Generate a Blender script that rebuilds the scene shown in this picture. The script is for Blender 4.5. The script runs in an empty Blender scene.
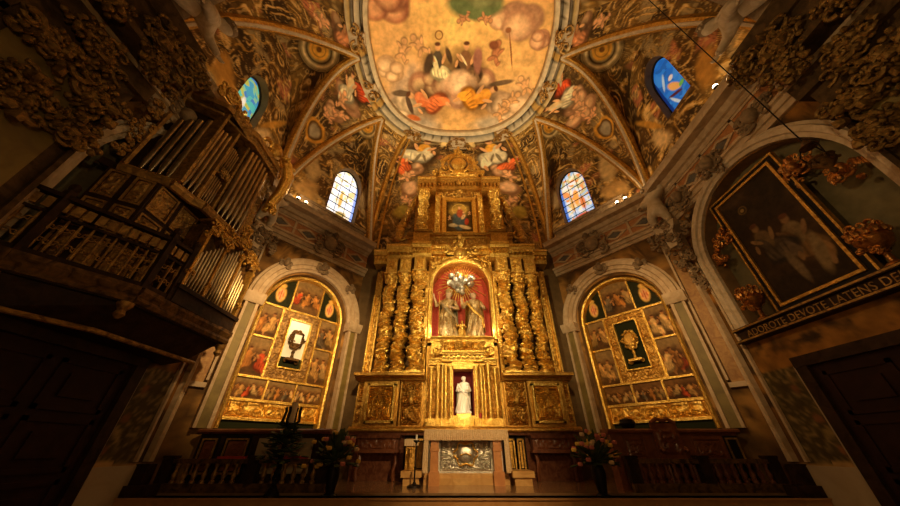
import bpy, bmesh, math, random
import numpy as np
from mathutils import Vector, Matrix

# ------------------------------------------------------------------ camera, world, light, exposure
SC = bpy.context.scene
COL = SC.collection
cam_data = bpy.data.cameras.new('camera')
cam = bpy.data.objects.new('camera', cam_data)
COL.objects.link(cam)
cam.location = (-.38, 0, .65)
cam.rotation_euler = (math.radians(90 + 33.8), 0, 0)
cam_data.sensor_width = 36
cam_data.lens = 36 * 292 / 900
cam_data.clip_start = .05
SC.camera = cam
SC.view_settings.view_transform = 'Standard'
SC.view_settings.look = 'None'
SC.view_settings.gamma = 1
SC.view_settings.use_curve_mapping = False
SC.view_settings.exposure = 0.0
world = bpy.data.worlds.new('world')
SC.world = world
world.use_nodes = True
world.node_tree.nodes['Background'].inputs[0].default_value = (1, .55, .22, 1)
world.node_tree.nodes['Background'].inputs[1].default_value = .032

WARM = (1, .66, .30)
def light(name, kind, loc, target, power, color=WARM, size=.3, spot=60, blend=.6):
    d = bpy.data.lights.new(name, kind)
    d.energy = power; d.color = color
    if kind == 'AREA': d.size = size; d.spread = math.radians(150)
    else: d.shadow_soft_size = size
    if kind == 'SPOT': d.spot_size = math.radians(spot); d.spot_blend = blend
    o = bpy.data.objects.new(name, d); COL.objects.link(o)
    o.location = loc
    if target is not None:
        o.rotation_euler = (Vector(target) - Vector(loc)).to_track_quat('-Z', 'Y').to_euler()
    return o
# unseen spots and a fill, added to light retable, altars, vault and walls
GWARM = (1, .76, .38)
light('spot_retable', 'SPOT', (-2.6, 1.2, 4.2), (.3, 8.9, 4.2), 1300, GWARM, .10, 48, .8)
light('spot_retable', 'SPOT', (2.6, 1.2, 4.2), (-.3, 8.9, 4.2), 1300, GWARM, .10, 48, .8)
light('spot_altar', 'SPOT', (.9, 2.2, 3.4), (0, 7.8, .5), 950, (1, .66, .30), .08, 46, 1)
light('nave_fill', 'POINT', (0, -1.0, 2.0), None, 125, (1, .62, .25), .2)  # added fill behind the camera for steps, furniture and dark corners
light('spot_attic', 'SPOT', (-3.6, 6.6, 7.9), (.2, 8.9, 8.9), 170, GWARM, .1, 50, .9)
light('spot_attic', 'SPOT', (3.6, 6.6, 7.9), (-.2, 8.9, 8.9), 170, GWARM, .1, 50, .9)
light('niche_light', 'POINT', (0, 8.95, 6.0), None, 13, (1, .80, .55), .05)
light('niche_light', 'POINT', (-.85, 8.9, 3.8), None, 8, (1, .80, .55), .05)
light('niche_light', 'POINT', (.85, 8.9, 3.8), None, 8, (1, .80, .55), .05)
light('cornice_uplight', 'SPOT', (-4.3, 6.6, 7.6), (.6, 6.4, 13), 900, (1, .75, .40), .1, 110, 1)
light('cornice_uplight', 'SPOT', (4.3, 6.6, 7.6), (-.6, 6.4, 13), 900, (1, .75, .40), .1, 110, 1)
light('cornice_uplight', 'SPOT', (4.8, 3.0, 7.6), (-1, 5.2, 13), 420, (1, .72, .37), .1, 110, 1)
light('cornice_uplight', 'SPOT', (-4.8, 3.0, 7.6), (1, 5.2, 13), 420, (1, .72, .37), .1, 110, 1)
light('panel_spot', 'SPOT', (-1.6, 3.4, 4.6), (-4.7, 8.0, 3.3), 1900, WARM, .1, 58, 1)
light('panel_spot', 'SPOT', (1.6, 3.4, 4.6), (4.7, 8.0, 3.3), 760, WARM, .1, 58, 1)
light('side_wash', 'SPOT', (-3.0, 2.0, 6.0), (6, 4.6, 5.2), 400, WARM, .2, 85, 1)
light('side_wash', 'SPOT', (3.0, 3.0, 6.4), (-5.3, 5.1, 5.9), 260, GWARM, .2, 46, 1)

# ------------------------------------------------------------------ numpy noise
def _hash(ix, iy, iz, seed):
    h = (ix * 374761393 + iy * 668265263 + iz * 2147483647 + seed * 974634777) & 0xffffffff
    h = ((h ^ (h >> 13)) * 1274126177) & 0xffffffff
    h = ((h ^ (h >> 16)) * 2246822519) & 0xffffffff
    return ((h ^ (h >> 15)) & 0xffff) / 65535.0
def vnoise(x, y, z=None, seed=0):
    x = np.asarray(x, float); y = np.asarray(y, float)
    z = np.zeros_like(x) if z is None else np.asarray(z, float)
    ix, iy, iz = np.floor(x).astype(np.int64), np.floor(y).astype(np.int64), np.floor(z).astype(np.int64)
    fx, fy, fz = x - ix, y - iy, z - iz
    fx, fy, fz = fx*fx*(3-2*fx), fy*fy*(3-2*fy), fz*fz*(3-2*fz)
    r = 0
    for a in (0, 1):
        for b in (0, 1):
            for c in (0, 1):
                r = r + _hash(ix+a, iy+b, iz+c, seed) * (fx if a else 1-fx) * (fy if b else 1-fy) * (fz if c else 1-fz)
    return r
def fbm(x, y, z=None, seed=0, o=3):
    t = 0; a = 1; s = 0
    for k in range(o):
        t = t + a * vnoise(x*2**k, y*2**k, None if z is None else z*2**k, seed+k*17); s += a; a *= .5
    return t / s
def carve(x, y, f=6, seed=0):
    """scrolling foliage height 0..1"""
    wx = x + .55/f*(fbm(x*f*.5, y*f*.5, None, seed+5)-.5)*2
    wy = y + .55/f*(fbm(x*f*.5+9, y*f*.5+4, None, seed+8)-.5)*2
    n = vnoise(wx*f, wy*f, None, seed+1)
    r = 1 - np.abs(np.mod(n*4.0, 1)*2-1)
    m = vnoise(wx*f*2.3, wy*f*2.3, None, seed+3)
    return np.clip(r*1.1*(.55+.6*m), 0, 1)

# ------------------------------------------------------------------ materials
MATS = {}
def mat(name, color, rough=.6, metal=0., bump=0., bscale=20., var=None, vscale=6., coat=0., attr=False, emit=0.):
    m = bpy.data.materials.new(name); m.use_nodes = True
    nt = m.node_tree; N = nt.nodes; L = nt.links
    b = N['Principled BSDF']
    b.inputs['Roughness'].default_value = rough
    b.inputs['Metallic'].default_value = metal
    if attr or max(color) < .13: b.inputs['Specular IOR Level'].default_value = .12
    if coat: b.inputs['Coat Weight'].default_value = coat; b.inputs['Coat Roughness'].default_value = .15
    tc = N.new('ShaderNodeTexCoord')
    src = None
    if attr:
        a = N.new('ShaderNodeAttribute'); a.attribute_name = 'Col'; src = a.outputs['Color']
        if not emit:
            n = N.new('ShaderNodeTexNoise'); n.inputs['Scale'].default_value = vscale; n.inputs['Detail'].default_value = 6
            L.new(tc.outputs['Object'], n.inputs['Vector'])
            mr = N.new('ShaderNodeMapRange'); mr.inputs[1].default_value = .25; mr.inputs[2].default_value = .75
            mr.inputs[3].default_value = .72; mr.inputs[4].default_value = 1.2
            L.new(n.outputs['Fac'], mr.inputs[0])
            mx = N.new('ShaderNodeMix'); mx.data_type = 'RGBA'; mx.blend_type = 'MULTIPLY'; mx.inputs['Factor'].default_value = 1
            L.new(src, mx.inputs[6]); L.new(mr.outputs[0], mx.inputs[7]); src = mx.outputs[2]
    else:
        b.inputs['Base Color'].default_value = (*color, 1)
        if var:
            n = N.new('ShaderNodeTexNoise'); n.inputs['Scale'].default_value = vscale; n.inputs['Detail'].default_value = 5; n.inputs['Distortion'].default_value = 1.2
            L.new(tc.outputs['Object'], n.inputs['Vector'])
            r = N.new('ShaderNodeValToRGB'); r.color_ramp.elements[0].position = .35; r.color_ramp.elements[1].position = .68
            r.color_ramp.elements[0].color = (*color, 1); r.color_ramp.elements[1].color = (*var, 1)
            L.new(n.outputs['Fac'], r.inputs[0]); src = r.outputs[0]
    if src is not None: L.new(src, b.inputs['Base Color'])
    if bump:
        n = N.new('ShaderNodeTexNoise'); n.inputs['Scale'].default_value = bscale; n.inputs['Detail'].default_value = 3
        L.new(tc.outputs['Object'], n.inputs['Vector'])
        bp = N.new('ShaderNodeBump'); bp.inputs['Strength'].default_value = bump; bp.inputs['Distance'].default_value = .02
        L.new(n.outputs['Fac'], bp.inputs['Height']); L.new(bp.outputs[0], b.inputs['Normal'])
    if emit:
        if src is not None: L.new(src, b.inputs['Emission Color'])
        else: b.inputs['Emission Color'].default_value = (*color, 1)
        b.inputs['Emission Strength'].default_value = emit
    MATS[name] = m
    return m
GOLD = mat('gold_leaf', (.66, .36, .045), .33, .85, .9, 34, (1.0, .70, .19), 11)
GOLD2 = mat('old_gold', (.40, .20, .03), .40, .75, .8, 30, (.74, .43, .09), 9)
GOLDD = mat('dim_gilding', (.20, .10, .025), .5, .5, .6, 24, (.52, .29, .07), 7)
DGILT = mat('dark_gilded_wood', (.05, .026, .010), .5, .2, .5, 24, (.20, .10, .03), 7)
DARK = mat('dark_walnut', (.020, .009, .003), .55, 0, .3, 14, (.045, .022, .010), 5)
RWOOD = mat('red_brown_wood', (.13, .035, .012), .4, 0, .2, 18, (.22, .07, .022), 5, coat=.3)
REDM = mat('red_marble', (.10, .03, .015), .3, 0, 0, 1, (.20, .08, .04), 8, coat=.4)
STONE = mat('cream_stone', (.42, .28, .145), .7, 0, .35, 20, (.58, .42, .25), 4)
STUCCO = mat('stucco', (.46, .34, .20), .75, 0, .4, 25, (.62, .49, .33), 5)
STUCD = mat('brown_stucco', (.16, .10, .05), .8, 0, .5, 22, (.30, .20, .10), 5)
GREENM = mat('green_marble', (.15, .098, .018), .6, 0, 0, 1, (.23, .16, .035), 3)
OCHRE = mat('ochre_marble', (.28, .12, .022), .6, 0, .3, 20, (.44, .23, .055), 7)
ORANGE = mat('orange_inlay', (.36, .13, .035), .5, 0, .1, 20, (.46, .20, .06), 9)
GREYM = mat('grey_inlay', (.10, .09, .08), .5, 0, .1, 20, (.16, .14, .11), 9)
FRES = mat('fresco', (1, 1, 1), .8, 0, .25, 18, attr=True, vscale=5)
PAINT = mat('oil_painting', (1, 1, 1), .6, 0, .1, 30, attr=True, vscale=11)
GLASS = mat('stained_glass', (1, 1, 1), .5, 0, attr=True, emit=.68)
GLASSD = mat('stained_glass_upper', (1, 1, 1), .5, 0, attr=True, emit=.36)
LEAD = mat('lead', (.03, .025, .02), .6, .5)
SILVER = mat('silver', (.55, .52, .44), .33, .85, .4, 40, (.75, .72, .62), 20)
PIPE = mat('pipe_tin', (.30, .20, .09), .28, .9, .05, 10, (.50, .37, .20), 3)
WHITE = mat('white_marble', (.85, .80, .68), .5)
RED = mat('red_damask', (.50, .05, .025), .75, 0, .2, 30, (.62, .10, .05), 12)
DRED = mat('dark_red_velvet', (.16, .008, .005), .85)
CLOTH = mat('linen', (.72, .54, .32), .85, 0, .2, 50)
LACE = mat('lace_fringe', (.60, .40, .20), .85, 0, .3, 60, (.80, .60, .36), 30)
OWOOD = mat('orange_wood', (.50, .20, .06), .4, 0, .15, 20, (.62, .28, .09), 6, coat=.3)
BLACK = mat('black_lacquer', (.012, .009, .007), .35)
IRON = mat('black_iron', (.02, .015, .012), .5, .6)
FLOORM = mat('polished_floor', (.20, .11, .05), .16, 0, .02, 4, (.30, .18, .09), 2.5, coat=.4)
STEPM = mat('step_stone', (.42, .20, .06), .35, 0, .1, 12, (.52, .27, .09), 4)
PILA = mat('dark_umber_plaster', (.05, .03, .012), .85, 0, .5, 20, (.12, .07, .03), 4)
GARL = mat('gilded_stucco', (.11, .06, .018), .5, .5, .6, 24, (.34, .20, .06), 8)
HONEY = mat('honey_stone', (.52, .27, .07), .45, 0, .2, 12, (.70, .42, .14), 4)
DADO = mat('dado_stone', (.34, .25, .14), .7, 0, .2, 10, (.42, .32, .19), 2)
DOORM = mat('dark_door_wood', (.018, .006, .003), .6, 0, .15, 14, (.028, .010, .005), 4)
SKIN = mat('polychrome_skin', (.62, .42, .26), .6)
ESTO = mat('estofado_robe', (.40, .22, .05), .35, .8, .8, 34, (.74, .60, .34), 18)
ESTOD = mat('estofado_dark', (.20, .16, .10), .45, .4, .3, 30, (.50, .36, .16), 12)
BULB = mat('lit_bulb', (1, .82, .5), .5, emit=14)
COPPER = mat('coppered_gilding', (.34, .14, .035), .32, .85, .4, 30, (.60, .28, .07), 12)
LEAF = mat('leaf', (.035, .05, .015), .6, 0, 0, 1, (.06, .08, .025), 12)
PETAL = {'yellow': mat('yellow_petal', (.66, .40, .06), .6), 'pink': mat('pink_petal', (.50, .14, .10), .6),
         'cream': mat('cream_petal', (.60, .42, .22), .6), 'red': mat('red_petal', (.40, .03, .02), .6)}
GREENV = mat('green_velvet', (.018, .020, .006), .8, 0, .2, 30)

# ------------------------------------------------------------------ mesh builder
class F:
    """a local frame: x along, y out of the wall (into the room), z up"""
    def __init__(s, o=(0, 0, 0), ex=(1, 0, 0), ey=(0, 1, 0), ez=(0, 0, 1)):
        s.o = np.array(o, float); s.m = np.array([ex, ey, ez], float)
    def __call__(s, v): return np.asarray(v, float).reshape(-1, 3) @ s.m + s.o
W0 = F()
class MB:
    def __init__(s, fr=W0): s.v = []; s.f = []; s.c = []; s.n = 0; s.fr = fr; s.hascol = False
    def add(s, v, f, col=None):
        v = s.fr(v); s.v.append(v)
        s.f.extend([tuple(int(i)+s.n for i in q) for q in f])
        if col is None: col = np.ones((len(v), 3))
        else: s.hascol = True
        s.c.append(np.asarray(col, float)); s.n += len(v)
        return s
    def box(s, x0, x1, y0, y1, z0, z1):
        v = [(x, y, z) for x in (x0, x1) for y in (y0, y1) for z in (z0, z1)]
        return s.add(v, [(0,1,3,2), (4,6,7,5), (0,4,5,1), (2,3,7,6), (0,2,6,4), (1,5,7,3)])
    def boxes(s, L):
        for b in L: s.box(*b)
        return s
    def grid(s, P, col=None, closeu=False, closev=False):
        """P: (nu,nv,3)"""
        nu, nv = P.shape[:2]; f = []
        for i in range(nu if closeu else nu-1):
            a = i*nv; b = ((i+1) % nu)*nv
            for j in range(nv if closev else nv-1):
                k = (j+1) % nv
                f.append((a+j, b+j, b+k, a+k))
        return s.add(P.reshape(-1, 3), f, None if col is None else col.reshape(-1, 3))
    def lathe(s, prof, c=(0, 0, 0), n=16, carved=0, seed=0, cap=True, sx=1, sy=1):
        prof = np.array(prof, float); th = np.arange(n)*2*math.pi/n
        r = prof[:, 0][:, None]; z = prof[:, 1][:, None]+0*th[None]
        if carved:
            r = r*(1+carved*(carve(th[None]/math.pi*.5*1.0+0*z, z, 6, seed)-.3))
        P = np.stack([c[0]+sx*r*np.cos(th), c[1]+sy*r*np.sin(th), c[2]+z], -1)
        n0 = s.n; s.grid(P, None, False, True)
        if cap:
            m = len(prof)
            s.f.append(tuple(n0+i for i in range(n))[::-1]); s.f.append(tuple(n0+(m-1)*n+i for i in range(n)))
        return s
    def tube(s, pts, r, n=8, closed=False):
        pts = np.array(pts, float); m = len(pts)
        r = np.broadcast_to(np.asarray(r, float), (m,)) if np.ndim(r) < 2 else r
        if closed: t = np.roll(pts, -1, 0)-np.roll(pts, 1, 0)
        else: t = np.gradient(pts, axis=0)
        t /= np.linalg.norm(t, axis=1)[:, None]+1e-9
        ref = np.array([0, 0, 1.]) if abs(t[:, 2]).mean() < .8 else np.array([1., 0, 0])
        a = np.cross(t, ref); a /= np.linalg.norm(a, axis=1)[:, None]+1e-9
        b = np.cross(t, a); th = np.arange(n)*2*math.pi/n
        P = pts[:, None] + r[:, None, None]*(a[:, None]*np.cos(th)[None, :, None] + b[:, None]*np.sin(th)[None, :, None])
        n0 = s.n; s.grid(P, None, closed, True)
        if not closed:
            s.f.append(tuple(n0+i for i in range(n))); s.f.append(tuple(n0+(m-1)*n+i for i in range(n))[::-1])
        return s
    def ell(s, c, r, nu=8, nv=10, R=None, lump=0, seed=0):
        ph = np.linspace(0.02, math.pi-.02, nu)[:, None]; th = (np.arange(nv)*2*math.pi/nv)[None]
        P = np.stack([np.sin(ph)*np.cos(th), np.sin(ph)*np.sin(th), np.cos(ph)+0*th], -1)
        if lump: P = P*(1+lump*(fbm(P[..., 0]*2.5+seed, P[..., 1]*2.5, P[..., 2]*2.5, seed)-.5)*2)[..., None]
        P = P*np.array(r)
        if R is not None: P = P @ np.array(R.to_3x3()).T
        return s.grid(P+np.array(c), None, False, True)
    def extrude(s, prof, x0, x1, ex0=0, ex1=0):
        """profile [(y,z)..] swept along local x; ex0/ex1: mitre per unit y"""
        p = np.array(prof, float); m = len(p)
        A = np.stack([x0+ex0*p[:, 0], p[:, 0], p[:, 1]], -1); B = np.stack([x1+ex1*p[:, 0], p[:, 0], p[:, 1]], -1)
        f = [(i, (i+1) % m, m+(i+1) % m, m+i) for i in range(m)] + [tuple(range(m))[::-1], tuple(range(m, 2*m))]
        return s.add(np.concatenate([A, B]), f)
    def prism(s, poly, y0, y1):
        """polygon [(x,z)] extruded from y0 to y1"""
        p = np.array(poly, float); m = len(p)
        A = np.stack([p[:, 0], 0*p[:, 0]+y0, p[:, 1]], -1); B = A.copy(); B[:, 1] = y1
        f = [(i, (i+1) % m, m+(i+1) % m, m+i) for i in range(m)] + [tuple(range(m))[::-1], tuple(range(m, 2*m))]
        return s.add(np.concatenate([A, B]), f)
    def prismz(s, poly, z0, z1, poly2=None):
        p = np.array(poly, float); m = len(p); q = p if poly2 is None else np.array(poly2, float)
        A = np.stack([p[:, 0], p[:, 1], 0*p[:, 0]+z0], -1); B = np.stack([q[:, 0], q[:, 1], 0*q[:, 0]+z1], -1)
        f = [(i, (i+1) % m, m+(i+1) % m, m+i) for i in range(m)] + [tuple(range(m))[::-1], tuple(range(m, 2*m))]
        return s.add(np.concatenate([A, B]), f)
    def arch(s, cx, zs, r, w, zb, prof, n=20, legs=True):
        """moulding swept up a jamb, round an arch and down; prof [(dr, y)] closed"""
        path = []
        if legs: path.append((cx-r, zb, -1, 0))
        for k in range(n+1):
            a = math.pi - math.pi*k/n; path.append((cx+r*math.cos(a), zs+r*math.sin(a), math.cos(a), math.sin(a)))
        if legs: path.append((cx+r, zb, 1, 0))
        p = np.array(prof, float)
        P = np.array([[(x+nx*d, y, z+nz*d) for d, y in p] for x, z, nx, nz in path])
        n0 = s.n; s.grid(P, None, False, True); m = len(p)
        s.f.append(tuple(n0+i for i in range(m))); s.f.append(tuple(n0+(len(path)-1)*m+i for i in range(m))[::-1])
        return s
    def relief(s, x0, x1, z0, z1, y, h, f=6, seed=0, res=.025, edge=True, mask=None):
        nu = max(6, int(abs(x1-x0)/res)); nv = max(6, int((z1-z0)/res))
        X, Z = np.meshgrid(np.linspace(x0, x1, nu), np.linspace(z0, z1, nv), indexing='ij')
        cx = (x0+x1)/2
        H = carve(np.abs(X-cx)+seed, Z+seed*.37, f, seed)
        e = np.minimum(np.minimum(X-x0, x1-X), np.minimum(Z-z0, z1-Z)); H = H*np.clip(e/.03, 0, 1)
        if mask is not None: H = H*mask(X, Z)
        return s.grid(np.stack([X, y+h*H, Z], -1))
    def scroll(s, c, R, r=.03, turns=1.4, plane='xz', flip=1, rot=0, n=22):
        t = np.linspace(0, 1, n); a = rot+flip*t*turns*2*math.pi; rad = R*(1-t*.85)
        u, v = rad*np.cos(a), rad*np.sin(a); w = t*r*.8
        P = {'xz': (u, w, v), 'yz': (w, u, v), 'xy': (u, v, w)}[plane]
        return s.tube(np.stack(P, -1)+np.array(c), r*(1-.5*t), 6)
    def flourish(s, c, size, seed=0, n=10, r=.03, plane='xz', dy=.06, sz=1.0):
        """a cluster of curled leaves and scrolls"""
        rnd = random.Random(seed)
        for k in range(n):
            a = rnd.uniform(0, 2*math.pi); q = rnd.uniform(.1, 1)*size; o = rnd.uniform(0, dy)
            u, v = q*math.cos(a), q*math.sin(a)*sz
            p = {'xz': (u, o, v), 'yz': (o, u, v), 'xy': (u, v, o)}[plane]
            p = (c[0]+p[0], c[1]+p[1], c[2]+p[2])
            if k % 3 == 2:
                s.ell(p, (size*.22,)*3, 5, 7, None, .5, seed+k)
            else:
                s.scroll(p, size*rnd.uniform(.25, .42), r*rnd.uniform(.7, 1.2), rnd.uniform(.8, 1.5), plane, rnd.choice((-1, 1)), rnd.uniform(0, 6.28), 12)
        return s
    def build(s, name, m, parent=None, smooth=False, recalc=True):
        me = bpy.data.meshes.new(name)
        v = np.concatenate(s.v)
        me.from_pydata(v.tolist(), [], s.f)
        if recalc:
            bm = bmesh.new(); bm.from_mesh(me); bmesh.ops.recalc_face_normals(bm, faces=bm.faces[:]); bm.to_mesh(me); bm.free()
        if s.hascol:
            a = me.color_attributes.new('Col', 'FLOAT_COLOR', 'POINT')
            c = np.concatenate(s.c); a.data.foreach_set('color', np.concatenate([c, np.ones((len(c), 1))], 1).ravel())
        me.materials.append(m)
        if smooth:
            me.polygons.foreach_set('use_smooth', [True]*len(me.polygons))
            if smooth != 'all':
                me.set_sharp_from_angle(angle=math.radians(40)) if hasattr(me, 'set_sharp_from_angle') else None
        o = bpy.data.objects.new(name, me); COL.objects.link(o)
        if parent is not None:
            o.parent = parent; o.matrix_parent_inverse = parent.matrix_world.inverted() if False else Matrix.Translation(-Vector(parent.location))
        return o
def tag(o, label=None, cat=None, group=None, kind=None):
    if label: o['label'] = label
    if cat: o['category'] = cat
    if group: o['group'] = group
    if kind: o['kind'] = kind
    return o
def thing(name, loc, label, cat, group=None):
    o = bpy.data.objects.new(name, None); COL.objects.link(o); o.location = loc; o.empty_display_size = .1
    return tag(o, label, cat, group)
def struct(o, label=None): o['kind'] = 'structure'; return tag(o, label)
def kids(o): return [c for c in bpy.data.objects if c.parent == o]
def copy_tree(o, parent=None, off=(0, 0, 0), mirror=False):
    c = o.copy(); COL.objects.link(c)
    if parent is not None: c.parent = parent
    for ch in kids(o): copy_tree(ch, c)
    return c

# ------------------------------------------------------------------ painting with colour attributes
class Pic:
    def __init__(s, U, V, base, seed=0, wf=1.5, wa=.25):
        s.U, s.V = U, V; s.C = np.zeros(U.shape+(3,))+np.array(base); s.seed = seed
        s.w1 = (fbm(U*wf, V*wf, None, seed+31)-.5)*2; s.w2 = (fbm(U*wf+7, V*wf+3, None, seed+37)-.5)*2; s.wa = wa
        s.fine = fbm(U*wf*4, V*wf*4, None, seed+41)
    def mix(s, m, col): s.C += np.clip(m, 0, 1)[..., None]*(np.array(col)-s.C)
    def noise(s, col, f=1, th=.5, soft=.15, a=1, seed=0): s.mix(a*(fbm(s.U*f, s.V*f, None, s.seed+seed)-th)/soft, col)
    def blob(s, cx, cy, rx, ry, col, rot=0, soft=.35, a=1, wa=None):
        wa = s.wa if wa is None else wa
        q = min(rx, ry)
        x = s.U-cx+s.w1*wa*q*2; y = s.V-cy+s.w2*wa*q*2
        c, n = math.cos(rot), math.sin(rot); X = (x*c+y*n)/rx; Y = (-x*n+y*c)/ry
        s.mix(a*(1-np.sqrt(X*X+Y*Y))/soft, col)
    def cloud(s, cx, cy, r, lit=(.72, .50, .34), dark=(.40, .26, .18), seed=0):
        rnd = random.Random(seed+5)
        for k in range(6):
            a = rnd.uniform(0, 6.28); q = rnd.uniform(.2, .8)*r; x, y = cx+q*math.cos(a), cy+q*math.sin(a)*.6; rr = r*rnd.uniform(.35, .6)
            s.blob(x, y, rr*1.2, rr*1.05, tuple(v*.55 for v in dark), 0, .22, .8, .1); s.blob(x, y, rr*1.1, rr, dark, 0, .25, 1, .1); s.blob(x-.1*rr, y+.15*rr, rr*.9, rr*.75, lit, 0, .5, 1, .1)
    def fig(s, cx, cy, h, ang=0, robe=(.5, .2, .1), skin=(.62, .38, .22), seed=0, robe2=None):
        """a seated or flying draped figure of height h; ang tilts it"""
        rnd = random.Random(seed); c, n = math.cos(ang), math.sin(ang)
        def p(x, y): return cx+(x*c-y*n)*h, cy+(x*n+y*c)*h
        def b(x, y, rx, ry, col, rot=0, so=.2, a=1, wa=.15): X, Y = p(x, y); s.blob(X, Y, rx*h, ry*h, col, rot+ang, so, a, wa)
        dk = tuple(v*.45 for v in robe); lt = tuple(min(1, v*1.5) for v in robe); r2 = robe2 or lt; f = rnd.choice((-1, 1))
        b(0, -.05, .46, .58, (.055, .032, .016), 0, .5, .65)
        b(.10*f, -.22, .30, .22, dk); b(.08*f, -.18, .24, .17, robe); b(.2*f, -.28, .11, .2, lt, .5*f)
        b(0, .08, .14, .22, r2); b(-.05*f, .0, .07, .2, robe, .3*f); b(-.13*f, .12, .04, .12, skin, .7*f); b(-.20*f, .0, .035, .09, skin, -.3*f); b(.15*f, .10, .04, .13, skin, -.4*f)
        b(.0, .33, .075, .09, skin, 0, .4, 1, .02); b(.0, .39, .08, .05, (.13, .06, .03), 0, .4, 1, .02)
        b(.24*f, -.46, .04, .09, skin, .2)
        for q in range(5): b((-.14+.08*q)*f, -.2-.03*(q % 2), .020, .17, dk, (.25-.10*q)*f, .6, .5, .3); b((-.10+.08*q)*f, -.2, .02, .14, lt, (.22-.10*q)*f, .6, .4, .3)
    def putto(s, cx, cy, h, ang=0, seed=0, skin=(.66, .40, .24)):
        rnd = random.Random(seed); c, n = math.cos(ang), math.sin(ang)
        for x, y, rx, ry, ro in ((0, 0, .17, .24, .2), (.02, .30, .13, .13, 0), (-.17, .06, .065, .16, .7), (.17, .14, .06, .15, -.9), (-.08, -.28, .085, .2, -.5), (.13, -.24, .085, .18, .9), (-.2, -.38, .055, .12, .5)):
            X, Y = cx+(x*c-y*n)*h, cy+(x*n+y*c)*h
            s.blob(X, Y+.02*h, rx*h*1.25, ry*h*1.2, tuple(v*.4 for v in skin), ro+ang, .3, .7, .1)
            s.blob(X, Y, rx*h, ry*h, skin, ro+ang, .4, 1, .1)
    def ring(s, D, r0, r1, col, soft=.04, a=1):
        s.mix(a*np.minimum((D-r0)/soft, (r1-D)/soft), col)
    def done(s): return np.clip((1.45*s.C**1.22)*(.70+.60*s.fine[..., None])*s.sat(), 0, 1)
    def sat(s): return np.array((1.04, .98, .82))
UMB, OCH, CRM, ROSE, GRY, BLU, FLE = (.13, .075, .03), (.42, .24, .07), (.60, .46, .28), (.45, .20, .12), (.24, .21, .16), (.20, .22, .24), (.60, .36, .20)
def ornament_paint(p, seed=0, dens=.5):
    p.noise((.22, .14, .05), .9, .5, .12, .8, seed); p.noise((.08, .05, .025), 1.3, .56, .06, .8, seed+3); p.noise(ROSE, 1.3, .66, .04, .4, seed+19); p.noise((.34, .26, .15), 1.6, .62, .04, .6, seed+23)
    r = carve(p.U, p.V, 2.2, seed+2); p.mix(np.clip((r-.66)/.06, 0, 1)*.8, (.44, .27, .08)); p.mix(np.clip((r-.88)/.05, 0, 1)*.8, (.66, .50, .26))
    r = carve(p.U+3, p.V, 4.2, seed+6); p.mix(np.clip((r-.80)/.06, 0, 1)*.5, (.56, .42, .22)); p.mix(np.clip((.18-r)/.08, 0, 1)*.55, (.06, .038, .018))

# ------------------------------------------------------------------ plan of the room
ZC = 7.2            # top of the cornice
CS, CB, CF = (6.0, 6.65), (3.6, 9.5), (6.0, 2.2)
ZR = 13.0
def ringpt(a, r=3.4, cy=4.9):
    c, n = math.cos(a), math.sin(a); k = (abs(c)**2.5+abs(n)**2.5)**(-1/2.5)
    return (r*k*c, cy+r*k*n)
def wframe(A, B):
    A, B = np.array(A, float), np.array(B, float); e = (B-A)/np.linalg.norm(B-A)
    n = np.array([-e[1], e[0]]); c = np.array([0, 4.5])
    if n @ (c-(A+B)/2) < 0: n = -n
    return F((A[0], A[1], 0), (e[0], e[1], 0), (n[0], n[1], 0)), float(np.linalg.norm(B-A))
def mir(p, s): return (p[0]*s, p[1])
FD = {s: wframe(mir(CS, s), mir(CB, s)) for s in (-1, 1)}      # diagonal walls, x from the outer corner to the altar
FS = {s: wframe(mir(CF, s), mir(CS, s)) for s in (-1, 1)}      # side walls, x from the entrance to the diagonal wall
LD, LS = FD[1][1], FS[1][1]
SIDE = {-1: 'left', 1: 'right'}

def wall_grid(fr, x0, x1, z0, ztop, hole=None, depth=0, res=.08, paint=None, mb=None):
    """wall surface in a frame, optional hole (xa, xb, zbot, ztopfn) with reveals going back by depth"""
    mb = mb or MB(fr)
    def strip(xa, xb, lo, hi):
        n = max(2, int((xb-xa)/res)+1); X = np.linspace(xa, xb, n)
        L = np.array([lo(x) for x in X]); H = np.array([hi(x) for x in X]); m = max(2, int((H-L).max()/res)+1)
        t = np.linspace(0, 1, m)[None]; Z = L[:, None]*(1-t)+H[:, None]*t; XX = X[:, None]+0*t
        mb.grid(np.stack([XX, 0*XX, Z], -1), paint(XX, Z) if paint else None)
    fz0 = z0 if callable(z0) else (lambda x: z0); ft = ztop if callable(ztop) else (lambda x: ztop)
    if hole is None: strip(x0, x1, fz0, ft); return mb
    xa, xb, zb, zt = hole
    strip(x0, xa, fz0, ft); strip(xb, x1, fz0, ft); strip(xa, xb, zt, ft)
    if zb > fz0(xa)+.01: strip(xa, xb, fz0, lambda x: zb)
    if depth:
        path = [(xa, zb)]+[(x, zt(x)) for x in xa+(xb-xa)*(1-np.cos(np.linspace(0, math.pi, 25)))/2]+[(xb, zb)]
        P = np.array([[(x, 0, z), (x, -depth, z)] for x, z in path+[path[0]]])
        mb.grid(P, np.zeros(P.shape)+np.array(UMB)*1.8 if paint else None)
    return mb
def arch_top(cx, zs, r): return lambda x: zs+math.sqrt(max(0, r*r-(x-cx)**2))
def gothic_top(cx, zs, hw, rise): return lambda x: zs+rise*math.sqrt(max(0, 1-(abs(x-cx)/hw)**1.8))

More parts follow.
